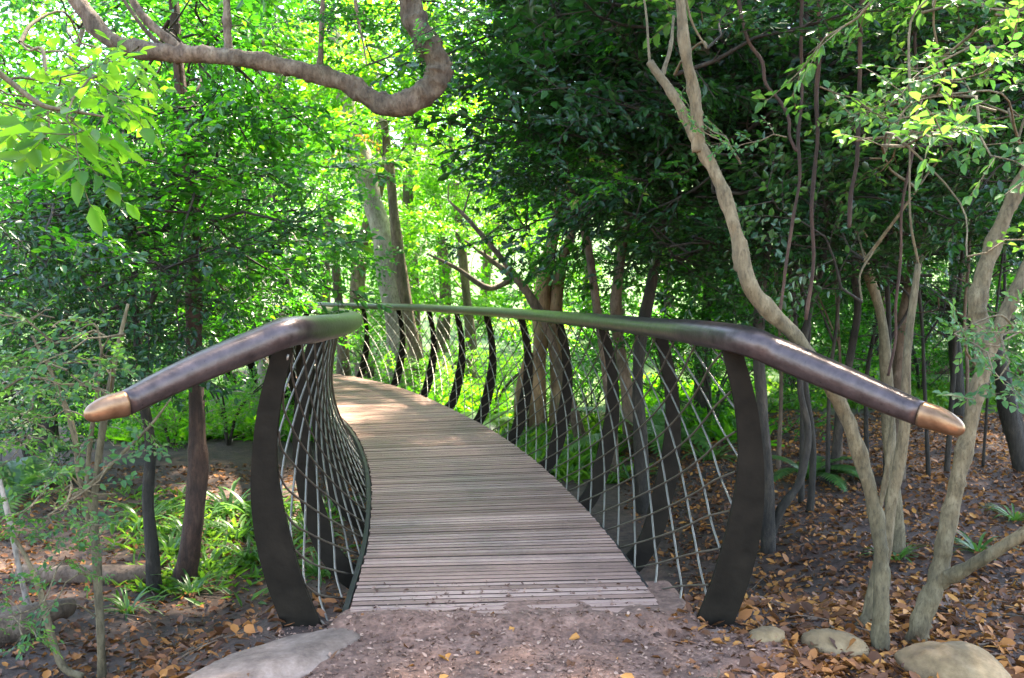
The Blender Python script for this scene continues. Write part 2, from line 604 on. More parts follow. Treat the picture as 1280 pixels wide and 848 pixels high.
BOUGH = {}
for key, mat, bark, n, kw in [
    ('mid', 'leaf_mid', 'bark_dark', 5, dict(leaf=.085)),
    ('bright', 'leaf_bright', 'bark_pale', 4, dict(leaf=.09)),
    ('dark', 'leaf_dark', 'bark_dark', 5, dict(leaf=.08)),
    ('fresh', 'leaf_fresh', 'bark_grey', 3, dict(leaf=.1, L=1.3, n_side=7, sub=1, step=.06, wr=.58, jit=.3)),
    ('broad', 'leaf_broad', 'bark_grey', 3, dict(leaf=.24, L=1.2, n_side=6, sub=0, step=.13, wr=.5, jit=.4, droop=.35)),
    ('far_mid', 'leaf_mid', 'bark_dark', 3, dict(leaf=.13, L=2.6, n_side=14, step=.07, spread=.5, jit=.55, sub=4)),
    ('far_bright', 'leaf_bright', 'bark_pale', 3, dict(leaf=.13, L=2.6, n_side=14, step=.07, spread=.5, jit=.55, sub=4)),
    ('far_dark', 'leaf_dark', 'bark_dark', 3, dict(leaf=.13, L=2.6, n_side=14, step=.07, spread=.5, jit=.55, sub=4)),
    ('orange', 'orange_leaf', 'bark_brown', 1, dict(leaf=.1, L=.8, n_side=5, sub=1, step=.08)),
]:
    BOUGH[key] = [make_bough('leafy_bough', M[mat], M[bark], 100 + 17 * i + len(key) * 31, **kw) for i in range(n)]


# ------------------------------------------------------------------ ground
def grid_axis(lo, hi, n, c, k):
    t = np.linspace(-1, 1, n)
    s = np.sinh(t * k) / math.sinh(k)
    return np.where(s < 0, c + s * (c - lo), c + s * (hi - c))


gx = grid_axis(-120, 120, 260, 0, 4.2)
gy = grid_axis(-40, 220, 300, 5.0, 4.2)
X, Y = np.meshgrid(gx, gy)
Z = height(X, Y)
v = np.stack([X, Y, Z], -1).reshape(-1, 3)
nx, ny = len(gx), len(gy)
ii = (np.arange(ny - 1)[:, None] * nx + np.arange(nx - 1)[None, :]).ravel()
f = np.stack([ii, ii + 1, ii + 1 + nx, ii + nx], 1)
go = link('ground', mesh_np('ground', v, f, M['soil']))
tag(go, kind='structure')
go.data.polygons.foreach_set("use_smooth", [True] * len(go.data.polygons))

# dirt path up to and over the end of the deck: a thick tongue of earth
px_ = np.linspace(-1.75, 1.9, 150)
py_ = np.linspace(-6.0, 4.75, 300)


def path_z(X, Y):
    edge = 1.05 + .1 * wob(X * 0, Y, 1.7)
    edge = np.where(X < 0, edge - .24 * sm(2.6, 3.2, Y), edge)
    inside = sm(edge + .35, edge - .1, np.abs(X - .04))
    z = height(X, Y) + .055 * inside - .03 + .012 * wob(X, Y, 6) + .006 * wob(X + 3, Y, 24)
    tongue = .012 + .013 * wob(X * .8, Y * 2.2, 4.3) + .010 * wob(X + 9, Y, 13) - .085 * (Y - 4.12) - .02 * sm(.3, -.9, X) * sm(4.0, 4.3, Y)
    w = sm(3.9, 4.1, Y)
    core = sm(1.0, .78, np.abs(X - .02))
    return np.where(Y > 3.9, z * (1 - w) + w * np.where(core > 0, tongue * core + z * (1 - core) - .25 * (1 - core) * w, z - .25), z)


X, Y = np.meshgrid(px_, py_)
z = path_z(X, Y)
v = np.stack([X, Y, z], -1).reshape(-1, 3)
nx, ny = len(px_), len(py_)
ii = (np.arange(ny - 1)[:, None] * nx + np.arange(nx - 1)[None, :]).ravel()
f = np.stack([ii, ii + 1, ii + 1 + nx, ii + nx], 1)
po = link('path', mesh_np('path', v, f, M['path']))
po.data.polygons.foreach_set("use_smooth", [True] * len(po.data.polygons))
tag(po, kind='structure')

# ------------------------------------------------------------------ bridge
CL, _ = spline([(-.02, 4.12, 0), (-.15, 5.6, 0), (-.4, 7.3, 0), (-.68, 8.7, 0), (-1.12, 10.4, 0), (-1.98, 13.0, 0), (-2.75, 14.8, 0), (-3.75, 16.4, 0), (-4.9, 17.9, 0)], 1, 24)
seg = np.linalg.norm(np.diff(CL, axis=0), axis=1)
ARC = np.concatenate([[0], np.cumsum(seg)])
LEN = ARC[-1]
TAN = np.gradient(CL, axis=0)
TAN[0] = (0, 1, 0)
TAN /= np.linalg.norm(TAN, axis=1)[:, None]


def at_s(s):
    p = np.array([np.interp(s, ARC, CL[:, k]) for k in range(3)])
    t = np.array([np.interp(s, ARC, TAN[:, k]) for k in range(3)])
    t /= np.linalg.norm(t)
    return p, t, np.array([t[1], -t[0], 0])     # point, forward, right


HW = .72
# rib cross-section as (offset from deck centre, z): inner and outer edge, from the bottom up
RIB_W = .78
INNER = [(.86, -.02), (.938, .19), (1.01, .477), (1.04, .705), (1.022, .95), (.96, 1.215)]
OUTER = [(1.03, -.03), (1.105, .19), (1.15, .423), (1.155, .67), (1.12, .95), (1.05, 1.205)]
LOW_IN = [(.1, -.2), (.5, -.2), (.72, -.14)]
LOW_OUT = [(.1, -.4), (.6, -.39), (.88, -.23)]


def cross(s, side, off, z):
    p, t, r = at_s(s)
    return p + r * side * off + np.array([0, 0, z])


bridge = empty('footbridge', (0, 4.1, 0), 'curving timber footbridge with leaning steel ribs, rod netting and bronze-tipped handrails', 'bridge')
bpy.context.view_layer.update()

# deck boards
mb = MB()
uvs = []
pitch, gap = .06, .0145
nb = int(LEN / pitch)
for i in range(nb):
    gap = R.choice([.013, .017, .02, .024])
    s0, s1 = i * pitch + gap * .5, (i + 1) * pitch - gap * .5
    dz = R.uniform(-.003, .002)
    e0, e1 = HW + R.uniform(-.006, .006), HW + R.uniform(-.006, .006)
    sk = R.uniform(-.0025, .0025)
    c = [cross(s0 + sk, -1, e0, dz), cross(s0 - sk, 1, e1, dz), cross(s1 - sk, 1, e1, dz), cross(s1 + sk, -1, e0, dz)]
    bev = .0018
    top = [cross(s0 + sk + bev, -1, e0 - bev, dz), cross(s0 - sk + bev, 1, e1 - bev, dz), cross(s1 - sk - bev, 1, e1 - bev, dz), cross(s1 + sk - bev, -1, e0 - bev, dz)]
    vv = [q - np.array([0, 0, .03]) for q in c] + [q - np.array([0, 0, .0018]) for q in c] + top
    mb.add(vv, [(0, 3, 2, 1), (0, 1, 5, 4), (1, 2, 6, 5), (2, 3, 7, 6), (3, 0, 4, 7), (4, 5, 9, 8), (5, 6, 10, 9), (6, 7, 11, 10), (7, 4, 8, 11), (8, 9, 10, 11)])
    uo = R.uniform(0, 50)
    for f_ in [(0, 3, 2, 1), (0, 1, 5, 4), (1, 2, 6, 5), (2, 3, 7, 6), (3, 0, 4, 7), (4, 5, 9, 8), (5, 6, 10, 9), (6, 7, 11, 10), (7, 4, 8, 11), (8, 9, 10, 11)]:
        for k in f_:
            uvs += [uo + (0 if k % 4 in (0, 3) else 1.44), i * .13 + (0 if k % 4 in (0, 1) else .055)]
mb.mi = [1 if (k % 10) in (0, 1, 3) else 0 for k in range(len(mb.f))]     # sawn faces unbleached, and coloured darker to paint shade into the gaps
deck = mb.build('deck', [M['wood'], M['sawn_shade']], bridge)
uvl = deck.data.uv_layers.new(name="UVMap")
uvl.data.foreach_set("uv", uvs)

# edge beams and centre beam under the boards
mb = MB()
for side, nm in ((-1, 'edge_beam'), (1, 'edge_beam')):
    mb = MB()
    ss = np.linspace(0.05, LEN, 110)
    prof = [(HW - .05, -.036), (HW + .01, -.036), (HW + .01, -.006 if side < 0 else -.035), (HW + .036, -.006 if side < 0 else -.035), (HW + .036, -.17), (HW - .05, -.17)]
    vv = np.array([[cross(s, side, o, z_) for (o, z_) in prof] for s in ss])
    k = len(prof)
    ff = []
    for i in range(len(ss) - 1):
        for j in range(k):
            j2 = (j + 1) % k
            ff.append((i * k + j, i * k + j2, (i + 1) * k + j2, (i + 1) * k + j))
    ff += [tuple(range(k)), tuple((len(ss) - 1) * k + j for j in range(k - 1, -1, -1))]
    mb.add(vv.reshape(-1, 3), ff)
    mb.build(nm, M['edge'], bridge)

# shallow box girder under the boards, added to darken the gaps
mb = MB()
ss = np.linspace(0.08, LEN - .05, 100)
prof = [(-.6, -.034), (.6, -.034), (.6, -.12), (-.6, -.12)]
vv = np.array([[cross(s, 1, o, z_ ) for (o, z_) in prof] for s in ss])
ff = [(i * 4 + j, i * 4 + (j + 1) % 4, (i + 1) * 4 + (j + 1) % 4, (i + 1) * 4 + j) for i in range(len(ss) - 1) for j in range(4)]
ff += [(0, 1, 2, 3), tuple((len(ss) - 1) * 4 + j for j in (3, 2, 1, 0))]
mb.add(vv.reshape(-1, 3), ff)
mb.build('gap_backing_girder', M['edge'], bridge)

# ribs
RIB_S = [0.0] + [1.22 + 1.42 * k for k in range(int((LEN - 1.3) / 1.42) + 1)]
for ri, s in enumerate(RIB_S):
    p, t, r = at_s(s)
    for side in (-1, 1):
        if ri == 0:
            inn = [(.74, -.3)] + INNER
            out = [(.9, -.34)] + OUTER
        else:
            inn = LOW_IN + INNER
            out = LOW_OUT + OUTER
        pi_, _ = spline([(a, 0, b) for a, b in inn], 1, 5)
        po_, _ = spline([(a, 0, b) for a, b in out], 1, 5)
        if ri:
            mid_ = (pi_ + po_) / 2
            pi_, po_ = mid_ + (pi_ - mid_) * RIB_W, mid_ + (po_ - mid_) * RIB_W
        th = .014
        vv, ff = [], []
        for k in range(len(pi_)):
            # the blade twists a little so that its edge shows, as the rods pull it
            for (q, dt) in ((pi_[k], -th), (po_[k], -th), (po_[k], th), (pi_[k], th)):
                lean = .0 if ri == 0 else .16 * math.sin(max(0, min(1, (q[2] + .2) / 1.4)) * math.pi) 
                vv.append(p + r * side * q[0] + np.array([0, 0, q[2]]) + t * (dt + lean * .3))
        n = len(pi_)
        for k in range(n - 1):
            for j in range(4):
                j2 = (j + 1) % 4
                ff.append((k * 4 + j, k * 4 + j2, (k + 1) * 4 + j2, (k + 1) * 4 + j))
        ff += [(3, 2, 1, 0), tuple((n - 1) * 4 + j for j in range(4))]
        mb = MB()
        mb.add(vv, ff)
        mb.build('rib', M['rib'], bridge)

# rod netting: two crossing families over the curved surface between the deck edge and the handrail
NET, _ = spline([(.755, 0, -.07), (.845, 0, .1), (.925, 0, .28), (.995, 0, .5), (1.025, 0, .72), (1.01, 0, .95), (.95, 0, 1.22)], 1, 6)
na = np.concatenate([[0], np.cumsum(np.linalg.norm(np.diff(NET, axis=0), axis=1))])
na /= na[-1]


def net_pt(s, t_, side, off=0.0):
    z_ = np.interp(t_, na, NET[:, 2])
    o_ = np.interp(t_, na, NET[:, 0])
    k = float(sm(1.3, 0.0, s)) if s < 1.3 else 0.0
    tgt = np.interp(z_, [-.08] + [q[1] for q in INNER], [.79] + [q[0] + .006 for q in INNER])
    o_ = o_ * (1 - k) + k * tgt
    return cross(s, side, o_ + off, z_)


SP = .385
for side in (-1, 1):
    mb = MB()
    for fam, lean_m, rr_ in ((1, 2.35, .0056), (-1, 2.85, .0052)):
        for k in range(int(-lean_m / SP) - 1, int((LEN + lean_m) / SP) + 1):
            base = k * SP + .1
            # the exact stretch of the rod that lies between the end rib and the far end
            ta, tb = sorted(((.004 - base) / (fam * lean_m), (LEN - base) / (fam * lean_m)))
            ta, tb = max(0, ta), min(1, tb)
            if tb - ta < .03:
                continue
            n = max(3, int(16 * (tb - ta)))
            pts = [net_pt(base + fam * lean_m * t_, t_, side, .0055 * fam) for t_ in np.linspace(ta, tb, n)]
            mb.tube(pts, rr_, seg=6, smooth_n=3, cap=False, mi=0 if fam > 0 else 1)
    mb.build('rod_netting', [M['rod'], M['rod_dark']], bridge, smooth=True)

# handrails: a rounded flattened bar that swells at the elbow and tapers out to a bronze tip
def sweep(pts, wh, seg=20):
    """pts with (half width, half height) per point, section kept upright"""
    pts, _ = spline(pts, 1, 6)
    wx, _ = spline([(a, b, 0) for a, b in wh], 1, 6)
    T = np.gradient(pts, axis=0)
    T /= np.linalg.norm(T, axis=1)[:, None]
    a = np.linspace(0, 2 * math.pi, seg, endpoint=False)
    ca, sa = np.cos(a), np.sin(a)
    ca = np.sign(ca) * np.abs(ca) ** .75
    sa = np.sign(sa) * np.abs(sa) ** .85
    vv = []
    for i in range(len(pts)):
        Xd = np.cross(T[i], [0, 0, 1.0])
        Xd /= np.linalg.norm(Xd)
        Zd = np.cross(Xd, T[i])
        vv.append(pts[i] + np.outer(ca * wx[i][0], Xd) + np.outer(sa * wx[i][1], Zd))
    ff = []
    n = len(pts)
    for i in range(n - 1):
        for k in range(seg):
            k2 = (k + 1) % seg
            ff.append((i * seg + k, (i + 1) * seg + k, (i + 1) * seg + k2, i * seg + k2))
    ff.append(tuple(range(seg)))
    ff.append(tuple((n - 1) * seg + k for k in range(seg - 1, -1, -1)))
    return np.concatenate(vv), ff


for side in (-1, 1):
    if side > 0:
        nose = [P(1205, 541, 3.325), P(1203.5, 540.3, 3.33), P(1192, 535, 3.35), P(1170, 526, 3.39), P(1152, 518, 3.43)]
        arm = [P(1152, 518, 3.43), P(1095, 494, 3.58), P(1035, 468, 3.74), P(975, 443, 3.92), P(932, 426, 4.03)]
    else:
        nose = [P(106, 522.5, 3.325), P(107.5, 522, 3.33), P(118, 517, 3.35), P(138, 511, 3.39), P(156, 505, 3.43)]
        arm = [P(156, 505, 3.43), P(212, 477, 3.58), P(270, 451, 3.74), P(322, 430, 3.9), P(360, 415, 4.02)]
    rest = []
    for s in [.3, .7] + list(np.linspace(1.2, LEN + .15, 18)):
        near = max(0, 1 - s / 3.5)
        q = cross(min(s, LEN), side, (.96 if side > 0 else .93) - .05 * min(1, s / 1.5), 1.257 + near * (.012 if side > 0 else .032))
        if s > LEN:
            q = q + at_s(LEN)[1] * (s - LEN)
        rest.append(Vector(q))
    pts = arm + rest
    wh = [(.044, .046), (.053, .054), (.061, .06), (.068, .063), (.076, .064), (.086, .06), (.096, .056)] + [(.104, .053)] * (len(pts) - 7)
    if side < 0:
        wh = wh[:5] + [(.08, .066), (.09, .066), (.1, .064), (.104, .06), (.104, .056)] + wh[10:]
    vv, ff = sweep(pts, wh)
    mb = MB()
    mb.add(vv, ff)
    rail = mb.build('handrail', M['rail'], bridge, smooth=True)
    n0, n1 = nose[0], nose[-1]
    fr = [0, .012, .05, .14, .32, .6, 1]
    bend = Vector((0, 0, .008))
    npts = [n0.lerp(n1, f_) + bend * math.sin(f_ * math.pi) for f_ in fr]
    vv, ff = sweep(npts, [(.047 * q_, .049 * q_) for q_ in (.03, .2, .4, .6, .78, .92, 1)])
    mb = MB()
    mb.add(vv, ff)
    tip = mb.build('bronze_tip', M['tip'], None, smooth=True)
    tip.parent = rail
    tip.matrix_parent_inverse = bridge.matrix_basis.inverted()
    tip.matrix_parent_inverse = (rail.matrix_parent_inverse @ Matrix.Identity(4)).inverted() @ Matrix.Identity(4) if False else Matrix.Identity(4)

# ------------------------------------------------------------------ rocks, slab
def rock(center, size, seed, mat, label, rot=0, cat='rock', sq=.8, name='rock'):
    rg = np.random.default_rng(seed)
    mb = MB()
    n1, n2 = 40, 64
    vv = []
    dirs = rg.normal(0, 1, (26, 3))
    dirs /= np.linalg.norm(dirs, axis=1)[:, None]
    lev = rg.uniform(.74, .97, 26)
    for i in range(n1 + 1):
        th = math.pi * i / n1
        for j in range(n2):
            ph = 2 * math.pi * j / n2
            d = np.array([math.sin(th) * math.cos(ph), math.sin(th) * math.sin(ph), math.cos(th)])
            r = 1.0
            dt = dirs @ d
            cut = np.where(dt > .2, lev / np.maximum(dt, .2), 9)
            r = min(1.02, -np.log(np.sum(np.exp(-26 * np.minimum(cut, 3))) + math.exp(-26)) / 26)
            r *= 1 + .012 * math.sin(d[0] * 31 + d[1] * 17 + seed) * math.sin(d[2] * 29 + d[1] * 13) + .03 * math.sin(d[0] * 9 + seed) * math.sin(d[1] * 8) + .015 * math.sin(d[2] * 17 + d[0] * 13)
            vv.append(d * r * np.array(size))
    ff = []
    for i in range(n1):
        for j in range(n2):
            j2 = (j + 1) % n2
            ff.append((i * n2 + j, (i + 1) * n2 + j, (i + 1) * n2 + j2, i * n2 + j2))
    c, s_ = math.cos(rot), math.sin(rot)
    vv = np.array(vv) @ np.array([[c, s_, 0], [-s_, c, 0], [0, 0, 1]])
    mb.add(vv + np.array(center), ff)
    o = mb.build(name, mat, None, smooth=True)
    o.data.transform(Matrix.Translation(-Vector(center)))
    o.location = center
    return tag(o, label, cat)


def on_ground(x, y, dz=0):
    return Vector((x, y, float(height(x, y)) + dz))


g = G(960, 805); rock(g + Vector((0, .02, .0)), (.105, .09, .075), 3, M['rock'], 'small tan stone nearest the foot of the right end rib', .5)
g = G(1040, 812); rock(g + Vector((0, .02, -.01)), (.16, .1, .085), 5, M['rock'], 'flat tan stone between the small stone and the forked grey trunk', -.2)
g = G(1192, 848); rock(g + Vector((0, .0, .0)), (.24, .17, .15), 9, M['rock'], 'largest pale boulder, at the foot of the knotted grey trunk', -.35)
g = G(895, 790); rock(g + Vector((0, .0, -.03)), (.13, .07, .045), 12, M['slab'], 'low grey stone half buried under the right end rib', .1)
rock(Vector((-.98, 3.66, -.085)), (.62, .24, .1), 21, M['slab'], 'long pale flat stone edging the dirt path below the left end rib', .95, 'stone', name='kerb_stone')


# ------------------------------------------------------------------ trees
def limb_from(trunkpts, target, rg):
    tp = np.array([tuple(p) for p in trunkpts])
    tg = np.array(tuple(target))
    d = np.linalg.norm(tp - tg, axis=1) + .8 * np.maximum(0, tp[:, 2] - tg[2])
    i = int(np.argmin(d))
    a = tp[i]
    mid = (a + tg) / 2 + np.array([0, 0, .12 * np.linalg.norm(a - tg)]) + rg.normal(0, .05, 3)
    return [a, mid, tg]


def add_boughs(root, trunkpts, wood, areas, seed):
    """areas: (u0,u1,v0,v1,d0,d1,n,kind,scale). Returns nothing; boughs become children of root"""
    rg = np.random.default_rng(seed)
    for (u0, u1, v0, v1, d0, d1, n, kind, sc) in areas:
        for _ in range(n):
            pt = P(rg.uniform(u0, u1), rg.uniform(v0, v1), rg.uniform(d0, d1))
            s = sc * rg.uniform(.75, 1.25)
            li = limb_from(trunkpts, pt, rg)
            ln = float(np.linalg.norm(np.array(li[0]) - li[2]))
            out = np.array(li[2]) - np.array(li[0])
            yaw = math.atan2(out[1], out[0]) + rg.normal(0, .8) if ln > .3 else rg.uniform(0, 6.28)
            # the bough's own centre sits on the chosen point
            me = BOUGH[kind][int(rg.integers(len(BOUGH[kind])))]
            L = {'far': 2.6}.get(kind[:3], 1.4) * s
            e = Euler((rg.normal(0, .45), rg.normal(-.05, .35), yaw))
            start = pt - (e.to_matrix() @ Vector((L * .45, 0, 0)))
            if ln > .35:
                rr_ = (.55 if kind == 'fresh' else 1) * min(.022, .005 + .0032 * ln) * (1.6 if ln > 2.5 else 1)
                li[2] = np.array(start)
                dv = li[2] - li[0]
                q1 = li[0] + dv * .3 + rg.normal(0, .07, 3) * ln + np.array([0, 0, .14 * ln])
                q2 = li[0] + dv * .68 + rg.normal(0, .05, 3) * ln + np.array([0, 0, .12 * ln])
                lp = [li[0], q1, q2, li[2]]
                wood.tube(lp, [rr_ * 1.5, rr_ * 1.15, rr_ * .85, .011 * s], seg=5, smooth_n=4, cap=False, rng=rg)
                sp, _ = spline(lp, 1, 3)
                trunkpts = trunkpts + [q for q in sp[3:]]
            o = bpy.data.objects.new('leafy_bough', me)
            COL.objects.link(o)
            o.parent = root
            o.location = start - root.location
            o.rotation_euler = e
            o.scale = (s, s, s * rg.uniform(.8, 1.2))


def tree(name, label, cat, bark, stems, areas=(), group=None, seed=1, knots=.0, seg=10, branches=()):
    """stems: list of (points, radii). The first is the trunk with its base at points[0]."""
    rg = np.random.default_rng(seed)
    base = Vector(tuple(stems[0][0][0]))
    root = empty(name, base, label, cat, group)
    wood = MB()
    allp = []
    for pts, rad in stems:
        wood.tube(pts, rad, seg=seg if knots < .1 else 16, smooth_n=7 if knots < .1 else 15, rng=rg, knots=knots)
        sp, _ = spline(pts, rad, 3)
        allp += list(sp)
    add_boughs(root, allp, wood, areas, seed + 5)
    wood.build('trunk', bark, root, smooth=True)
    for pts, rad in branches:
        b = MB()
        b.tube(pts, rad, seg=seg if knots < .1 else 16, smooth_n=7 if knots < .1 else 15, rng=rg, knots=knots)
        b.build('branch', bark, root, smooth=True)
    return root


def px(pts, d):
    """pixel polyline; d a number or one per point"""
    return [P(p[0], p[1], (p[2] if len(p) > 2 else d)) for p in pts]


# --- right foreground trees
gA = G(1100, 808)
dA = gA.y
tree('forked_tree', 'slender grey tree leaning left over the right handrail and forking high up', 'tree', M['bark_grey'],
     [([gA - Vector((0, 0, .1))] + px([(1100, 800, dA), (1102, 720, dA), (1096, 650, dA), (1075, 570, dA), (1050, 505, dA), (1000, 428, dA), (940, 362, dA), (920, 290, dA + .02), (898, 225, dA + .05), (872, 178, dA + .08), (845, 125, dA + .1), (812, 78, dA + .14)], dA),
       [.042, .038, .032, .03, .032, .03, .031, .038, .03, .028, .027, .022, .018])],
     [(820, 960, -140, -20, 4.2, 5.2, 8, 'fresh', .8), (880, 1010, 150, 190, 3.9, 4.3, 3, 'fresh', .3), (880, 1000, -60, 40, 4.3, 5.0, 4, 'dark', .7)],
     seed=21, knots=.16,
     branches=[(px([(874, 190, dA + .08), (868, 120, dA + .05), (856, 60, dA), (848, -30, dA), (838, -120, dA)], dA), [.03, .026, .024, .022, .018]),
               (px([(827, 96, dA + .13), (838, 60, dA + .2), (842, 20, dA + .3)], dA), [.012, .009, .006]),
               (px([(1095, 645, dA), (1105, 610, dA - .03), (1112, 560, dA - .05), (1118, 500, dA - .02)], dA), [.014, .012, .01, .008])])
gB = G(1147, 800)
dB = gB.y
tree('knotted_tree', 'knotted pale grey trunk at the right edge, forking beside the right handrail tip', 'tree', M['bark_grey'],
     [([gB - Vector((0, 0, .1))] + px([(1150, 780), (1172, 722), (1186, 650), (1204, 570), (1222, 490), (1240, 430), (1262, 380), (1300, 300), (1345, 200)], dB), [.052, .046, .041, .037, .035, .034, .032, .029, .026, .022])],
     [(1060, 1290, 40, 180, 3.2, 4.2, 12, 'fresh', .42), (1240, 1300, 260, 500, 3.0, 3.8, 5, 'fresh', .35), (1050, 1300, -120, 20, 3.8, 5, 12, 'fresh', .7)],
     seed=22, knots=.3,
     branches=[(px([(1230, 455, dB + .03), (1226, 410, dB + .06), (1222, 375, dB + .08), (1240, 310, dB + .1), (1268, 245, dB + .1), (1300, 180, dB + .05)], dB), [.04, .04, .042, .036, .032, .028]),
               (px([(1176, 728, dB), (1205, 712, dB - .1), (1240, 692, dB - .2), (1290, 660, dB - .3)], dB), [.036, .028, .026, .024])])
# grey stems behind the right rail
gC = G(1120, 690)
tree('grey_stem_tree', 'grey stem rising behind the forked tree and leaning left into the canopy', 'tree', M['bark_grey'],
     [([gC - Vector((0, 0, .1))] + px([(1118, 640), (1112, 560), (1108, 470), (1100, 390), (1068, 300), (1030, 220), (980, 150), (900, 80), (860, 50)], gC.y), [.075, .06, .05, .042, .037, .034, .031, .029, .026, .022])],
     [(900, 1130, -40, 180, 5.8, 7.4, 26, 'dark', .95), (980, 1120, 180, 330, 5.2, 6.6, 10, 'dark', .7)], seed=23)
gD = G(1082, 800)
tree('slanting_sapling', 'thin dark stem rising at a slant from the foot of the forked tree', 'tree', M['bark_grey'],
     [([gD + Vector((.0, .25, -.1))] + px([(1086, 770), (1104, 690), (1118, 610), (1130, 540), (1135, 430), (1148, 330)], gD.y + .3), [.04, .036, .032, .028, .024, .02, .014])],
     [(1090, 1180, 60, 200, 4.4, 5.2, 5, 'fresh', .5)], seed=24)

spec = [
    # label, base(u,v), pixel line, radii, bark, areas
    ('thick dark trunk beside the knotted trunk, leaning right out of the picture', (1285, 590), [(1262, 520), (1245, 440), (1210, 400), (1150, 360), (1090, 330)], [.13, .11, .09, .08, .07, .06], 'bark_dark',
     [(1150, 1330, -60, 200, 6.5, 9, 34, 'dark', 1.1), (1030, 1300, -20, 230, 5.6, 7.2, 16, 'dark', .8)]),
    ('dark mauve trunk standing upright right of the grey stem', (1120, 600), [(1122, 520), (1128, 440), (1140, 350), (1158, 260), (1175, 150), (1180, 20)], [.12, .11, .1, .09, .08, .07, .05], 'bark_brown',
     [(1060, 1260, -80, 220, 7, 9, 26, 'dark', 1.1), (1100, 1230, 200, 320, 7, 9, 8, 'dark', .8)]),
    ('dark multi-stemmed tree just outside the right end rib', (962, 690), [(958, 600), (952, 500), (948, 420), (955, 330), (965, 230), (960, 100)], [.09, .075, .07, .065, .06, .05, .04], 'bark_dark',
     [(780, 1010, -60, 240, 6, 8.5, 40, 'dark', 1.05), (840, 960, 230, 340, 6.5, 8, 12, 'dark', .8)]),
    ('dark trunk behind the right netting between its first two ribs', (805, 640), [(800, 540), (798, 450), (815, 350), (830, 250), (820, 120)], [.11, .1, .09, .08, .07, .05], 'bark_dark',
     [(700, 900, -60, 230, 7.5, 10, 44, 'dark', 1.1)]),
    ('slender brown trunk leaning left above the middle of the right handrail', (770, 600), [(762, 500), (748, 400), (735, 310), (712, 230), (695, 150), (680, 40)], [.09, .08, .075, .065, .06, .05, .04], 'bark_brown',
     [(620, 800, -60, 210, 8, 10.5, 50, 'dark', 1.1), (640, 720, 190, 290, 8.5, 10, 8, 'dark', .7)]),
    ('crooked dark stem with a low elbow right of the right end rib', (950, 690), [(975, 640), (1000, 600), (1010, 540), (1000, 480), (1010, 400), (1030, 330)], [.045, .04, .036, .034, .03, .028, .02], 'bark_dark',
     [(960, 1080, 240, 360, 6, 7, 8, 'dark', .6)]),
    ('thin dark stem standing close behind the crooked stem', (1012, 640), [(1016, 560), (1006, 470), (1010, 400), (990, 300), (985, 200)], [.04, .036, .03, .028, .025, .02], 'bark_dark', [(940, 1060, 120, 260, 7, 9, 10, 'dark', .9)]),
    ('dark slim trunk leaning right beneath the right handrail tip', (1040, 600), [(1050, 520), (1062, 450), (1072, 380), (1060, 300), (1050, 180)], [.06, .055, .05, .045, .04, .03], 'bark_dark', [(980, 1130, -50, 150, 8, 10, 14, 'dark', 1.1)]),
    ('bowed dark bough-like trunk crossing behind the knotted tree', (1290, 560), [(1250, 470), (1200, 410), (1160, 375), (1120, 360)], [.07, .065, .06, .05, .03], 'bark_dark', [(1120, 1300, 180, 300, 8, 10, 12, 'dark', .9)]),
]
for k, (lab, b, line, rad, bark, areas) in enumerate(spec):
    if k in (2, 3, 4):
        areas = areas + [(areas[0][0], areas[0][1], -40, 260, areas[0][4] - .6, areas[0][5] - 1, 4, 'mid', .65)]
    if k == 2:
        areas = areas + [(780, 1000, -640, -420, 7.4, 9.6, 16, 'far_dark', .8)]  # more unseen boughs, added to block a sun patch on the path
    rad = [q * (.68 if k in (2, 3, 4) else .85) for q in rad]
    gb = G(*b)
    # unseen high boughs added above the picture to block sun over the bridge
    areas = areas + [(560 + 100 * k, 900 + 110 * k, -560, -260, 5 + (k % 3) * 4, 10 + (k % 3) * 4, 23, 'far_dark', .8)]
    tree('understorey_tree', lab, 'tree', M[bark], [([gb - Vector((0, 0, .15))] + px(line, gb.y), rad)], areas, 'understorey trees behind the right handrail', 40 + k, .05)

# --- hanging vines on the right
for k, (lab, line, d, r) in enumerate([
    ('reddish vine hanging straight down left of the others beside the forked tree', [(1002, -40), (1000, 120), (996, 220), (985, 330), (978, 395)], 4.7, .008),
    ('twisted brown vine hanging between two straight vines above the right handrail', [(1030, -40), (1026, 60), (1022, 170), (1014, 260), (1012, 400)], 4.8, .010),
    ('short reddish vine hanging in front of the grey stem', [(1078, -40), (1074, 100), (1068, 200), (1062, 285)], 4.7, .011),
    ('thin slanting vine hanging from the canopy near the mauve trunk', [(1150, -40), (1146, 120), (1132, 260), (1118, 380), (1112, 470)], 5.2, .008),
    ('thin drooping twig hanging high beside the forked trunk top', [(915, -30), (935, 50), (962, 105), (985, 150), (992, 190)], 4.6, .008),
]):
    mb = MB()
    line = [(a_[0] + R.uniform(-5, 5), a_[1]) for a_ in sum([[p_, ((p_[0] + q_[0]) / 2, (p_[1] + q_[1]) / 2)] for p_, q_ in zip(line, line[1:])], []) + [line[-1]]]
    mb.tube(px(line, d), [r * 1.2, r], seg=6, smooth_n=6, rng=np.random.default_rng(k))
    o = mb.build('hanging_vine', M['bark_red'], None, smooth=True)
    tag(o, lab, 'vine', 'vines hanging at the right')

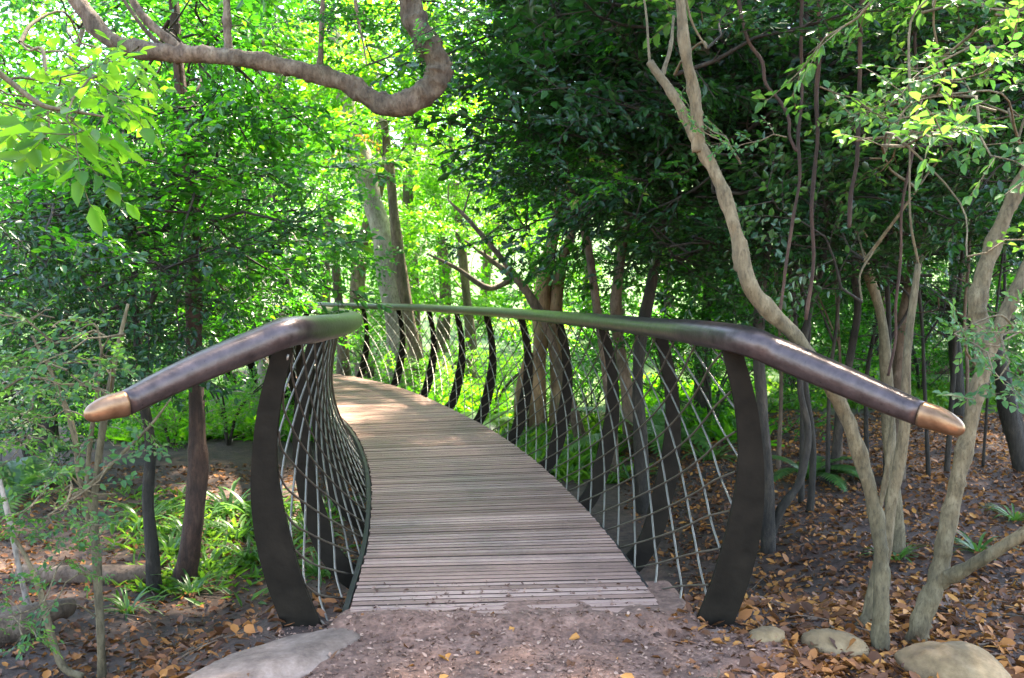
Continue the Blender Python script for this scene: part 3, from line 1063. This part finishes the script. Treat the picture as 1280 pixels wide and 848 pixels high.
# --- left trees
gL = G(228, 724)
tree('red_trunk_tree', 'straight dark red-brown trunk behind the left handrail, widening at its grassy foot', 'tree', M['bark_red'],
     [([gL - Vector((0, 0, .1))] + px([(238, 680), (247, 600), (246, 520), (243, 420), (241, 320), (238, 220), (225, 100), (215, -20)], gL.y), [.1, .085, .075, .068, .06, .055, .05, .046, .04])],
     [(120, 340, 130, 330, 6.2, 8.6, 32, 'mid', .85), (60, 320, -40, 180, 6.6, 9, 26, 'mid', .95), (260, 330, 310, 400, 8, 9.5, 12, 'mid', .55)], seed=61)
gM = G(194, 735)
tree('thin_dark_tree', 'thin dark curved trunk left of the red-brown trunk, beside the fallen log', 'tree', M['bark_dark'],
     [([gM - Vector((0, 0, .1))] + px([(190, 690), (185, 620), (188, 560), (178, 490), (170, 400), (165, 300)], gM.y), [.06, .05, .045, .04, .036, .032, .026])],
     [(0, 220, 180, 330, 5.6, 7.6, 18, 'mid', .7), (0, 230, 270, 430, 5.6, 7.6, 20, 'dark', .7), (0, 130, 380, 520, 6, 7.5, 10, 'dark', .55)], seed=62,  # part of the boughs use darker leaves, imitating deep shadow by colour
     branches=[(px([(178, 400), (200, 362), (230, 342), (262, 326)], gM.y - .1), [.018, .017, .015, .01]),
               (px([(186, 384), (196, 350), (204, 300)], gM.y - .1), [.014, .013, .01]),
               (px([(150, 300), (190, 290), (225, 274), (260, 230), (275, 180)], gM.y + .1), [.03, .026, .024, .016, .012])])
# sapling in front at the left edge
gS = G(128, 846)
tree('leafy_sapling', 'spindly multi-stemmed sapling with small leaves under the left handrail tip', 'tree', M['bark_grey'],
     [([gS - Vector((0, 0, .08))] + px([(126, 800), (122, 720), (118, 630), (128, 540), (146, 440), (160, 380)], gS.y), [.026, .023, .021, .02, .018, .013, .008])],
     [(0, 140, 590, 660, 3.7, 4.3, 8, 'fresh', .3), (10, 110, 640, 790, 3.8, 4.6, 9, 'fresh', .26), (0, 150, 430, 560, 3.9, 4.7, 10, 'fresh', .34), (0, 100, 380, 470, 4, 5, 6, 'fresh', .4)], seed=63,
     branches=[(px([(118, 640), (100, 600), (92, 540), (66, 470), (40, 420)], gS.y), [.018, .016, .014, .01, .007]),
               (px([(104, 846), (80, 835), (66, 800), (50, 740), (34, 700), (10, 660)], gS.y - .05), [.018, .02, .018, .015, .012, .008]),
               (px([(92, 620), (120, 600), (160, 560), (190, 530), (214, 498)], gS.y - .05), [.011, .011, .009, .007, .004]),
               (px([(124, 700), (108, 640), (112, 560), (120, 500), (128, 430)], gS.y + .15), [.014, .013, .012, .01, .007])])
gS2 = G(40, 760)
tree('bare_sapling', 'bare pale twiggy sapling leaning at the far left edge', 'tree', M['bark_pale'],
     [([gS2 - Vector((0, 0, .08))] + px([(26, 720), (14, 660), (0, 600), (-10, 540)], gS2.y), [.022, .02, .018, .015, .01])],
     [(-40, 40, 470, 560, 4.6, 5.6, 6, 'fresh', .4)], seed=64)

# broad-leaved tree leaning in at the top left
tr = Vector((-3.4, 3.6, float(height(-3.4, 3.6))))
tree('broad_leaved_tree', 'tree with big bright broad leaves hanging in at the top left corner', 'tree', M['bark_grey'],
     [([tr - Vector((0, 0, .1)), tr + Vector((-.05, .05, 1.2)), tr + Vector((.1, .1, 2.4)), tr + Vector((.4, .2, 3.4))], [.03, .025, .018, .008])],
     [(0, 110, 20, 160, 3.4, 4.4, 8, 'broad', .42), (60, 200, 60, 160, 3.8, 4.6, 4, 'broad', .36)], seed=65,
     branches=[(px([(-60, 40), (0, 92), (50, 130), (85, 138), (130, 146)], 3.6), [.016, .012, .01, .007, .005])])
# the great bare limb
DL = 5.2
tl = Vector((-4.6, 5.4, float(height(-4.6, 5.4))))
limb = [tl + Vector((.3, -.1, 4.6))] + px([(60, -40), (95, 0), (140, 52), (205, 66), (250, 68), (320, 76), (400, 94), (440, 108), (472, 128), (505, 130), (540, 108), (548, 80), (530, 48), (514, 10), (506, -60), (470, -160)], DL)
tree('bare_limbed_tree', 'old tree whose crooked bare limb dips across the top left of the view', 'tree', M['bark_limb'],
     [([tl - Vector((0, 0, .1)), tl + Vector((0, 0, 1.5)), tl + Vector((.1, 0, 3.0)), tl + Vector((.3, -.1, 4.6)), tl + Vector((.5, 0, 6.2))], [.2, .16, .14, .12, .07])],
     [(410, 520, -50, 70, 5.0, 5.6, 7, 'mid', .4), (250, 420, -260, -60, 4.6, 6.5, 10, 'mid', .8)], seed=66, knots=.35,
     branches=[(limb, [.075, .042, .044, .048, .052, .046, .047, .05, .055, .06, .07, .072, .068, .074, .066, .07, .075, .07]),
               (px([(230, 66), (205, 45), (180, 22), (160, -10), (140, -60)], DL), [.032, .026, .024, .02, .015]),
               (px([(286, 70), (284, 30), (283, -20)], DL), [.026, .022, .02]),
               (px([(204, 60), (180, 36), (150, -6)], DL + .1), [.016, .012, .01]),
               (px([(400, 84), (402, 40), (404, -30)], DL), [.018, .015, .012])])

# --- centre: pale trunk, leaning trunks, orange trunk
def far_tree(label, base, line, rad, bark, areas, seed, name='woodland_tree', group=None, branches=()):
    gb = G(*base)
    d = gb.y
    return tree(name, label, 'tree', M[bark], [([gb - Vector((0, 0, .2))] + px(line, d), rad)], areas, group, seed, .03, branches=[(px(l, d), r) for l, r in branches])


far_tree('tall pale smooth trunk rising behind the far end of the handrails', (500, 500), [(500, 450), (494, 380), (480, 300), (462, 240), (436, 150), (414, 20)], [.3, .27, .25, .24, .22, .19, .14], 'bark_pale',
         [(300, 560, 10, 130, 15, 20, 16, 'far_bright', .9), (300, 560, -80, 100, 16, 22, 14, 'far_bright', 1.1)], 71, 'pale_trunk_tree')
far_tree('slimmer brown trunk close right of the tall pale trunk', (530, 505), [(522, 450), (506, 370), (496, 300), (490, 240), (480, 150)], [.15, .13, .12, .11, .1, .07], 'bark_brown',
         [(440, 580, 120, 220, 14, 18, 8, 'far_bright', .7), (430, 520, 150, 230, 13, 15, 2, 'orange', .8)], 72, 'pale_trunk_tree')
far_tree('stout orange-brown double trunk behind the middle of the right netting', (672, 545), [(672, 490), (676, 420), (680, 350), (700, 260), (720, 150)], [.15, .13, .125, .12, .1, .07], 'bark_orange',
         [(640, 800, 40, 260, 12, 16, 18, 'far_mid', .7)], 73, 'orange_trunk_tree', branches=[([(700, 540), (698, 480), (694, 420), (700, 340), (730, 250)], [.15, .13, .11, .09, .06]), ([(655, 545), (650, 500), (662, 440)], [.12, .09, .08])])
far_tree('brown trunk leaning steeply left across the bright gap', (735, 560), [(706, 480), (680, 400), (640, 340), (590, 280), (560, 250)], [.09, .075, .06, .05, .035, .012], 'bark_brown',
         [(540, 660, 200, 290, 11, 14, 5, 'mid', .8)], 74, 'leaning_tree')
far_tree('thin brown bough leaning left below the steeply leaning trunk', (720, 520), [(690, 430), (655, 360), (620, 330), (580, 300)], [.12, .1, .08, .05, .015], 'bark_brown', [(560, 680, 230, 330, 14, 18, 6, 'far_bright', .5)], 75, 'leaning_tree',
         branches=[([(640, 350), (610, 360), (570, 335), (535, 318)], [.06, .05, .04, .02])])
far_tree('slim brown slanted trunk showing under the dark canopy right of centre', (790, 560), [(782, 480), (770, 400), (775, 330), (790, 250)], [.1, .085, .075, .065, .05], 'bark_brown', [(700, 860, 180, 330, 12, 16, 12, 'far_mid', .6)], 76)
# --- woods farther off
wood_spec = [
    ('slim dark trunk among the bright leaves left of the pale trunk', (372, 505), [(366, 430), (356, 340), (345, 270), (340, 150)], .07, 'bark_dark', [(200, 330, 180, 420, 10, 13, 24, 'mid', .9), (300, 400, 160, 290, 10, 13, 8, 'mid', .8)]),
    ('dark trunk with a glossy green crown at the left edge', (60, 560), [(60, 480), (50, 380), (40, 250), (30, 100)], .11, 'bark_dark', [(-60, 150, 60, 330, 9, 12, 30, 'mid', 1.0), (-40, 120, 330, 500, 9, 11, 12, 'dark', .9)]),
    ('shady trunk left of the red-brown trunk with a dense mid-green crown', (130, 545), [(128, 470), (132, 380), (140, 260), (150, 100)], .1, 'bark_brown', [(60, 280, 200, 440, 10, 13, 26, 'mid', 1.0)]),
    ('slim grey trunk under the left handrail with a low leafy crown', (332, 530), [(330, 470), (322, 400), (310, 300), (300, 180)], .1, 'bark_pale', [(230, 400, 280, 440, 11, 14, 18, 'mid', .9)]),
    ('tall pale trunk behind the bare limb at the top left', (230, 500), [(232, 400), (238, 250), (232, 100), (228, -60)], .14, 'bark_pale', [(120, 360, -80, 160, 14, 18, 22, 'far_mid', .8)]),
    ('thin pale trunk behind the thick end of the bare limb', (350, 500), [(350, 380), (352, 200), (346, 50), (342, -60)], .1, 'bark_pale', [(280, 480, -60, 150, 15, 20, 20, 'far_bright', .8)]),
    ('sunlit bushy tree left of the pale trunk', (430, 485), [(428, 430), (420, 340), (410, 240)], .12, 'bark_brown', [(320, 400, 230, 330, 15, 18, 10, 'far_mid', .6)]),
    ('sunlit yellow-green tree in the bright gap beyond the bridge', (590, 480), [(588, 420), (580, 340), (570, 240), (560, 130)], .12, 'bark_brown', [(500, 680, 250, 420, 18, 24, 16, 'far_bright', .8), (500, 660, 130, 260, 20, 26, 12, 'far_bright', .9)]),
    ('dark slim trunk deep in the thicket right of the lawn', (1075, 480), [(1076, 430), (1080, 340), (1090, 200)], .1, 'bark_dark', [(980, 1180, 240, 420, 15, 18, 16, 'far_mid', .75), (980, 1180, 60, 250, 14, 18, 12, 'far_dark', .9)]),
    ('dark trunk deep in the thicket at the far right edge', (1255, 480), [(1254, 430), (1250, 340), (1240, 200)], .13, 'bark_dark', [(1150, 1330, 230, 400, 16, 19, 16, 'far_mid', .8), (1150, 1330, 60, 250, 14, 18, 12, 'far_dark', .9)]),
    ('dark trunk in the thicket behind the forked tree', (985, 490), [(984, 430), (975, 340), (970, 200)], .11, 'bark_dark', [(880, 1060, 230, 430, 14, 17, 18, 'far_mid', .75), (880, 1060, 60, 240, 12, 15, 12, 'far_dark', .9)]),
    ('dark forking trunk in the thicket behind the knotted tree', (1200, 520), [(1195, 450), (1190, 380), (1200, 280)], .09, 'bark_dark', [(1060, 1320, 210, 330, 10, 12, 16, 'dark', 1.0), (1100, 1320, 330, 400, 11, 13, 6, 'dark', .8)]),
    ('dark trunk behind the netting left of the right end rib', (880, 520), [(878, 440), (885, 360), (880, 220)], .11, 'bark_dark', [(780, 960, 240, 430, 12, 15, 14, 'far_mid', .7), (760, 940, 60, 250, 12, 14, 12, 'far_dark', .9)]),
]
for k, (lab, b, line, r, bark, areas) in enumerate(wood_spec):
    if k >= 8:
        areas = areas + [(line[0][0] - 200, line[0][0] + 330, -330, -40, 13, 22, 20, 'far_dark', 1.1)]  # unseen high crowns added to shade the floor at the far right
    n = len(line) + 1
    far_tree(lab, b, line, list(np.linspace(r * 1.25, r * .5, n)), bark, areas, 90 + k)
# thin dark saplings of the thicket on the right
cnt = ['first', 'second', 'third', 'fourth', 'fifth', 'sixth', 'seventh', 'eighth', 'ninth', 'tenth', 'eleventh', 'twelfth']
for k in range(12):
    u = 975 + 26 * k + R.uniform(-8, 8)
    gb = G(u, R.uniform(525, 650))
    d = gb.y
    sw = R.uniform(-50, 50)
    line = [(u + sw * .15 + R.uniform(-6, 6), 480), (u + sw * .4, 400), (u + sw * .7 + R.uniform(-10, 10), 310), (u + sw, 220), (u + sw * 1.2, 80)]
    r = R.uniform(.014, .034)
    tree('thin_sapling', '%s thin dark sapling counting rightwards from the right end rib' % cnt[k], 'sapling', M['bark_dark' if k % 3 else 'bark_brown'],
         [([gb - Vector((0, 0, .1))] + px(line, d), [r * 1.2, r, r * .9, r * .8, r * .6, r * .4])],
         [(u - 60, u + 60, 240, 440, d - .5, d + 1.2, 4, 'dark' if k % 2 else 'mid', .5), (u - 80, u + 80, 60, 240, d - .5, d + 1.5, 4, 'dark', .8)], 'thin saplings in the thicket', 260 + k, .02,
         branches=[(px([(u + sw * .3, 430), (u + sw * .3 + R.choice([-1, 1]) * 26, 370), (u + sw * .3 + R.choice([-1, 1]) * 50, 330)], d), [r * .6, r * .5, r * .25])])
# deep background trees, from left to right
NB = 26
ordn = ['first', 'second', 'third', 'fourth', 'fifth', 'sixth', 'seventh', 'eighth', 'ninth', 'tenth', 'eleventh', 'twelfth', 'thirteenth', 'fourteenth', 'fifteenth', 'sixteenth',
        'seventeenth', 'eighteenth', 'nineteenth', 'twentieth', 'twenty-first', 'twenty-second', 'twenty-third', 'twenty-fourth', 'twenty-fifth', 'twenty-sixth']
for k in range(NB):
    u = -60 + 1400 * (k + .5) / NB + R.uniform(-14, 14)
    d = R.uniform(22, 38)
    x = (u - 640) / F_PX * d
    b = on_ground(x, d, -.2)
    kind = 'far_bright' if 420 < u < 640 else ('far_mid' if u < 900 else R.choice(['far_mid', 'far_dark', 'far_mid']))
    du = 75
    top = -110 if not 480 < u < 640 else 90
    nn = (9 if u < 400 else 14, 9) if not 400 < u < 660 else (7, 8)
    tree('background_tree', '%s tree from the left in the bright leafy wood at the back' % ordn[k], 'tree', M['bark_brown'],
         [([b, b + Vector((R.uniform(-.3, .3), 0, 2.5)), b + Vector((R.uniform(-.6, .6), 0, 5.5)), b + Vector((R.uniform(-.8, .8), 0, 9))], [.24, .19, .15, .06])],
         [(u - du, u + du, top, 250, d - 2, d + 2, nn[0], kind, 1.25), (u - du, u + du, 220, 420, d - 2, d + 2, nn[1], kind, 1.0)], 'trees in the wood at the back', 200 + k)

# --- shrubs
def shrub(label, base, w, h, n, kind, sc, seed, group='shrubs in the wood', name='shrub'):
    gb = G(*base)
    d = gb.y
    root = empty(name, gb, label, 'shrub', group)
    rg = np.random.default_rng(seed)
    wood = MB()
    for k in range(5):
        a = rg.uniform(0, 6.28)
        wood.tube([gb - Vector((0, 0, .1)), gb + Vector((.2 * math.cos(a), .2 * math.sin(a), h * .4)), gb + Vector((w * .35 * math.cos(a), w * .3 * math.sin(a), h * .8))], [.02, .015, .008], seg=5, smooth_n=3, rng=rg)
    for k in range(n):
        a, rr_, zz = rg.uniform(0, 6.28), math.sqrt(rg.random()), rg.random() ** .8
        pt = Vector((w * .5 * rr_ * math.cos(a), w * .4 * rr_ * math.sin(a), .08 + h * .75 * zz * (1 - .4 * rr_)))
        s = sc * rg.uniform(.8, 1.2)
        o = bpy.data.objects.new('leafy_bough', BOUGH[kind][int(rg.integers(len(BOUGH[kind])))])
        COL.objects.link(o)
        o.parent = root
        e = Euler((rg.normal(0, .4), rg.normal(-.45, .4), a + rg.normal(0, .7)))
        o.location = pt - (e.to_matrix() @ Vector((.5 * s, 0, 0)))
        o.rotation_euler = e
        o.scale = (s, s, s)
    wood.build('stem', M['bark_dark'], root, smooth=True)


for k, (lab, b, w, h, n, kind, sc) in enumerate([
    ('bright green shrub beyond the earth bank, left of the red-brown trunk', (215, 560), 2.2, 1.3, 16, 'bright', .6),
    ('bright green shrub beyond the earth bank, right of the red-brown trunk', (285, 556), 2.4, 1.4, 18, 'bright', .6),
    ('dark shrub on the bank at the far left', (40, 590), 2.0, 1.5, 14, 'dark', .7),
    ('low green shrub seen between the left end rib and the rods', (345, 540), 1.6, 1.0, 12, 'bright', .5),
    ('sunny shrub at the far end of the deck', (465, 480), 2.4, 1.2, 14, 'bright', .7),
    ('sunny green shrub behind the netting right of the pale trunks', (555, 500), 2.6, 1.6, 18, 'bright', .7),
    ('green shrub behind the netting left of the orange-brown trunk', (615, 525), 2.2, 1.3, 14, 'bright', .6),
    ('green shrub behind the netting right of the orange-brown trunk', (740, 530), 2.0, 1.2, 14, 'mid', .6),
    ('leafy shrub glimpsed behind the right end rib', (890, 540), 2.4, 1.4, 16, 'mid', .6),
    ('bright shrub behind the multi-stemmed tree', (985, 505), 2.6, 1.4, 16, 'bright', .7),
    ('dark shrub beyond the lawn under the right handrail', (1090, 480), 3, 1.8, 16, 'mid', .8),
    ('dark shrub at the far right beyond the knotted tree', (1230, 475), 3.5, 2.0, 16, 'dark', .9),
    ('shrub in deep shade beside the mauve trunk', (1150, 490), 3, 2.0, 14, 'mid', .8),
    ('dark green shrub behind the right netting under the canopy', (830, 500), 3, 2.0, 18, 'mid', .9),
]):
    shrub(lab, b, w, h, n, kind, sc, 300 + k)


# --- strap-leaved plants, ferns
def strap_mesh(seed, n=26, L=.5, w=.035, arch=.55):
    rg = np.random.default_rng(seed)
    V, Fq = [], []
    for k in range(n):
        a = rg.uniform(0, 6.28)
        le = L * rg.uniform(.6, 1.15)
        el = rg.uniform(.7, 1.35)
        ww = w * rg.uniform(.7, 1.2)
        ns = 6
        p = np.array([.03 * math.cos(a), .03 * math.sin(a), -.03])
        side = np.array([-math.sin(a), math.cos(a), 0])
        ang = el
        base = len(V)
        for i in range(ns + 1):
            t = i / ns
            wd = ww * (math.sin(math.pi * min(.97, .18 + .8 * t)) ** .7)
            V.append(p - side * wd * .5 + np.array([0, 0, .15 * wd]))
            V.append(p.copy())
            V.append(p + side * wd * .5 + np.array([0, 0, .15 * wd]))
            ang -= arch * 2.3 / ns * rg.uniform(.7, 1.3)
            p = p + np.array([math.cos(a) * math.cos(ang), math.sin(a) * math.cos(ang), math.sin(ang)]) * le / ns
        for i in range(ns):
            b = base + i * 3
            Fq += [(b, b + 1, b + 4, b + 3), (b + 1, b + 2, b + 5, b + 4)]
    return mesh_np('strap_leaf_plant', np.array(V), np.array(Fq), M['strap'])


STRAP = [strap_mesh(500 + i) for i in range(4)]
strap_spots = [
    ('strap-leaved clump right at the foot of the red-brown trunk', (262, 712), .8), ('strap-leaved clump between the two dark left trunks', (212, 690), .8),
    ('strap-leaved clump touching the lower part of the left end rib', (310, 700), .75), ('strap-leaved clump in front of the red-brown trunk', (240, 742), .6),
    ('tall strap-leaved clump behind the red-brown trunk', (285, 640), 1.2), ('tall strap-leaved clump above the end of the fallen log', (180, 655), 1.1),
    ('tall strap-leaved clump half hidden by the left end rib', (315, 645), 1.1), ('strap-leaved clump beside the left end rib, midway up the bed', (300, 670), .9),
    ('strap-leaved clump seen low through the left rods', (400, 720), .8), ('strap-leaved clump seen midway through the left rods', (385, 670), .9),
    ('strap-leaved clump close behind the left end rib', (355, 700), .8), ('strap-leaved clump deepest behind the left rods', (410, 640), 1.0),
    ('small grassy clump in front of the thin dark trunk', (160, 765), .55), ('strap-leaved clump on the slope right of the fallen log', (235, 668), .9),
    ('big strap-leaved clump left of the first right bay', (845, 560), 1.4), ('big strap-leaved clump behind the right netting near its end rib', (885, 575), 1.3),
    ('strap-leaved clump by the orange-brown trunk', (735, 560), 1.3), ('strap-leaved clump left of the orange-brown trunk', (640, 555), 1.2),
    ('dark strap-leaved clump on the litter right of the knotted trunk', (1222, 690), .6), ('dark strap-leaved clump at the right edge of the litter', (1268, 650), .6),
    ('small strap-leaved clump on the litter between the two grey trunks', (1120, 700), .6), ('strap-leaved clump beneath the far part of the right netting', (790, 600), 1.1),
]
for k, (lab, b, s) in enumerate(strap_spots):
    gb = G(*b)
    o = link('strap_leaf_plant', STRAP[k % 4])
    o.location = gb
    o.rotation_euler = (0, 0, R.uniform(0, 6.28))
    o.scale = (s, s, s * R.uniform(.85, 1.15))
    tag(o, lab, 'plant', 'strap-leaved plants')


def fern(label, base, sc, seed):
    rg = np.random.default_rng(seed)
    V, Fq = [], []
    for k in range(11):
        a = rg.uniform(0, 6.28)
        ang = rg.uniform(.7, 1.2)
        p = np.zeros(3)
        ns = 22
        side = np.array([-math.sin(a), math.cos(a), 0])
        for i in range(ns):
            t = i / ns
            d = np.array([math.cos(a) * math.cos(ang), math.sin(a) * math.cos(ang), math.sin(ang)])
            q = p + d * .85 / ns
            ln = .19 * math.sin(math.pi * (.12 + .86 * t)) * sc
            for sg in (-1, 1):
                b = len(V)
                tipd = side * sg * .9 + d * .35 + np.array([0, 0, -.15])
                V += [p * sc, q * sc, (p + d * .015) * sc + tipd * ln + d * .01, p * sc + tipd * ln * .6]
                Fq.append((b, b + 1, b + 2, b + 3))
            p = q
            ang -= .075
    o = link('fern', mesh_np('fern', np.array(V), np.array(Fq), M['strap']))
    o.location = G(*base)
    tag(o, label, 'fern', 'ferns')


fern('large fern arching behind the right netting near the middle', (810, 560), 1.7, 1)
fern('fern on the shady bank at the far left edge', (20, 620), 1.3, 2)
fern('fern among the leaves behind the far netting', (595, 545), 1.2, 3)
fern('fern beside the right end rib on the litter', (1010, 600), .8, 4)

# --- logs
def log(label, pts, rad, seed):
    mb = MB()
    mb.tube(pts, rad, seg=14, smooth_n=8, rng=np.random.default_rng(seed), knots=.1)
    o = mb.build('fallen_log', M['bark_brown'], None, smooth=True)
    tag(o, label, 'log', 'fallen logs')


a, b = G(82, 728), G(196, 728)
log('straight bare fallen log lying beside the thin dark trunk', [a + Vector((-.4, .1, .03)), a + Vector((0, .02, .05)), (a + b) / 2 + Vector((0, 0, .06)), b + Vector((0, .05, .05))], [.075, .08, .075, .07], 1)
a = G(10, 805)
log('thick gnarled fallen log at the bottom left edge', [a + Vector((-.8, -.2, .08)), a + Vector((0, 0, .1)), a + Vector((.12, .2, .12)), a + Vector((.2, .4, .1))], [.12, .11, .09, .05], 2)
a, b = G(1140, 468), G(1330, 470)
log('pale fallen log far off on the right', [a + Vector((0, 0, .15)), (a + b) / 2 + Vector((0, .3, .2)), b + Vector((0, 0, .15))], [.2, .22, .2], 3)


# --- ground cover, litter
def scatter_leaves(n, xs, ys, size, mat, name, label, seed, keep=None, lift=.012, onpath=False):
    rg = np.random.default_rng(seed)
    x = rg.uniform(*xs, n)
    y = ys[0] + (ys[1] - ys[0]) * rg.random(n) ** 1.5
    if keep is not None:
        k = keep(x, y, rg)
        x, y = x[k], y[k]
    n = len(x)
    z = height(x, y) + lift * (.3 + rg.random(n))
    if onpath:
        z = np.maximum(z, path_z(x, y) + .004)
        z = np.where((y > 4.13) & (np.abs(x) < .72), np.maximum(z, .004), z)
    a = rg.uniform(0, 6.28, n)
    d = np.stack([np.cos(a), np.sin(a), rg.normal(0, .22, n)], 1)
    nr = np.stack([rg.normal(0, .45, n), rg.normal(0, .45, n), np.ones(n)], 1)
    ln = size * (.35 + 1.1 * rg.random(n) ** 1.6)
    v, f = leaf_arrays(np.stack([x, y, z], 1), d, nr, ln, ln * rg.uniform(.35, .7, n), .3, rg.uniform(-.5, .6, n))
    o = link(name, mesh_np(name, v, f, mat))
    tag(o, label, 'leaves', None, 'stuff')


def twigs(n, seed):
    rg = np.random.default_rng(seed)
    mb = MB()
    k = 0
    while k < n:
        x, y = rg.uniform(-5, 6.5), 2.4 + 9 * rg.random() ** 1.5
        if abs(x) < 1.2 and y > 3.9:
            continue
        if abs(x) < 1.0 and rg.random() < .75:
            continue
        a, le = rg.uniform(0, 6.28), rg.uniform(.06, .4)
        pts = []
        for t in (-.5, -.1, .25, .5):
            px2, py2 = x + math.cos(a) * le * t + rg.normal(0, .012), y + math.sin(a) * le * t + rg.normal(0, .012)
            pts.append((px2, py2, float(max(height(px2, py2), path_z(px2, py2))) + rg.uniform(.008, .028)))
        mb.tube(pts, [rg.uniform(.003, .007), .002], seg=5, smooth_n=2)
        k += 1
    tag(mb.build('twig_litter', M['bark_brown']), 'thin dead twigs lying among the fallen leaves', 'twigs', None, 'stuff')


twigs(320, 8)


def not_path(x, y, rg):
    e = 1.15 + .25 * rg.normal(0, 1, len(x)) ** 2
    under = (np.abs(x + .15 * np.maximum(y - 4, 0)) < 1.0) & (y > 4.2)
    return ((np.abs(x) > e) | under) & (y > 2.2)


scatter_leaves(62000, (.6, 9), (2.4, 15), .058, M['litter'], 'leaf_litter', 'brown and orange fallen leaves covering the ground right of the bridge', 1, not_path)
scatter_leaves(24000, (-7, .2), (2.6, 12), .055, M['litter'], 'leaf_litter', 'brown fallen leaves and bark strewn over the slope left of the bridge', 2, not_path)
scatter_leaves(2600, (.95, 2.3), (3.4, 5.6), .06, M['litter'], 'leaf_litter', 'orange and brown fallen leaves heaped round the right end rib and the stones', 7, None)
scatter_leaves(1800, (-2.6, -1.0), (3.0, 5.6), .055, M['litter'], 'leaf_litter', 'brown fallen leaves round the foot of the left end rib', 9, None)
scatter_leaves(900, (.45, 1.3), (2.4, 4.2), .06, M['litter'], 'leaf_litter', 'orange fallen leaves along the right edge of the dirt path', 10, lambda x, y, rg: rg.random(len(x)) < sm(.4, 1.1, x), .01, True)
scatter_leaves(1500, (-1.2, 1.5), (2.2, 4.15), .05, M['litter'], 'leaf_litter', 'scattered fallen leaves along the edges of the dirt path', 3, lambda x, y, rg: (rg.random(len(x)) < .12 + .9 * sm(.35, 1.15, x)), .01, True)
scatter_leaves(14000, (-1.15, 1.35), (2.2, 4.6), .02, M['crumb'], 'bark_crumbs', 'bark chips and leaf crumbs over the dirt path and first boards', 4, lambda x, y, rg: (y < 4.1) | ((np.abs(x) < .68) & (rg.random(len(x)) < .3)), .006, True)


def ground_cover(name, label, n, poly, ln, seed, mat):
    rg = np.random.default_rng(seed)
    u0, u1, v0, v1 = poly
    c = [G(u0, v0), G(u1, v0), G(u1, v1), G(u0, v1)]
    s, t = rg.random(n), rg.random(n)
    x = (1 - t) * ((1 - s) * c[0].x + s * c[1].x) + t * ((1 - s) * c[3].x + s * c[2].x)
    y = (1 - t) * ((1 - s) * c[0].y + s * c[1].y) + t * ((1 - s) * c[3].y + s * c[2].y)
    edge = np.minimum(np.minimum(s, 1 - s), np.minimum(t, 1 - t))
    k = wob(x, y, 1.3) + rg.normal(0, .35, n) > -.35 + 1.1 * sm(.28, 0, edge + .1 * wob(x, y, 3.1))
    x, y = x[k], y[k]
    n = len(x)
    z = height(x, y) - .01
    a = rg.uniform(0, 6.28, n)
    e = rg.uniform(.25, 1.2, n)
    d = np.stack([np.cos(a) * np.cos(e), np.sin(a) * np.cos(e), np.sin(e)], 1)
    nr = np.stack([-np.cos(a) * np.sin(e), -np.sin(a) * np.sin(e), np.cos(e)], 1) + rg.normal(0, .3, (n, 3))
    l_ = ln * rg.uniform(.5, 1.3, n)
    v, f = leaf_arrays(np.stack([x, y, z], 1), d, nr, l_, l_ * rg.uniform(.12, .3, n), .2, rg.uniform(0, .5, n))
    tag(link(name, mesh_np(name, v, f, mat)), label, 'ground cover', None, 'stuff')


ground_cover('grass', 'tufts of grass below the red-brown trunk and the left rib', 5200, (140, 440, 610, 755), .13, 1, M['grass'])
ground_cover('grass', 'bright green grass behind the netting in the middle', 14000, (560, 800, 520, 600), .28, 2, M['grass'])
ground_cover('ground_cover', 'low bright green plants behind the right netting', 12000, (760, 960, 480, 570), .3, 6, M['leaf_bright'])
ground_cover('grass', 'strip of green lawn beyond the litter at the right', 14000, (930, 1290, 480, 520), .2, 3, M['grass'])
ground_cover('ground_cover', 'low green plants beyond the earth bank at the left', 14000, (60, 400, 500, 556), .35, 4, M['leaf_bright'])
ground_cover('ground_cover', 'low green plants under the far curve of the bridge', 9000, (380, 640, 480, 530), .35, 5, M['leaf_bright'])
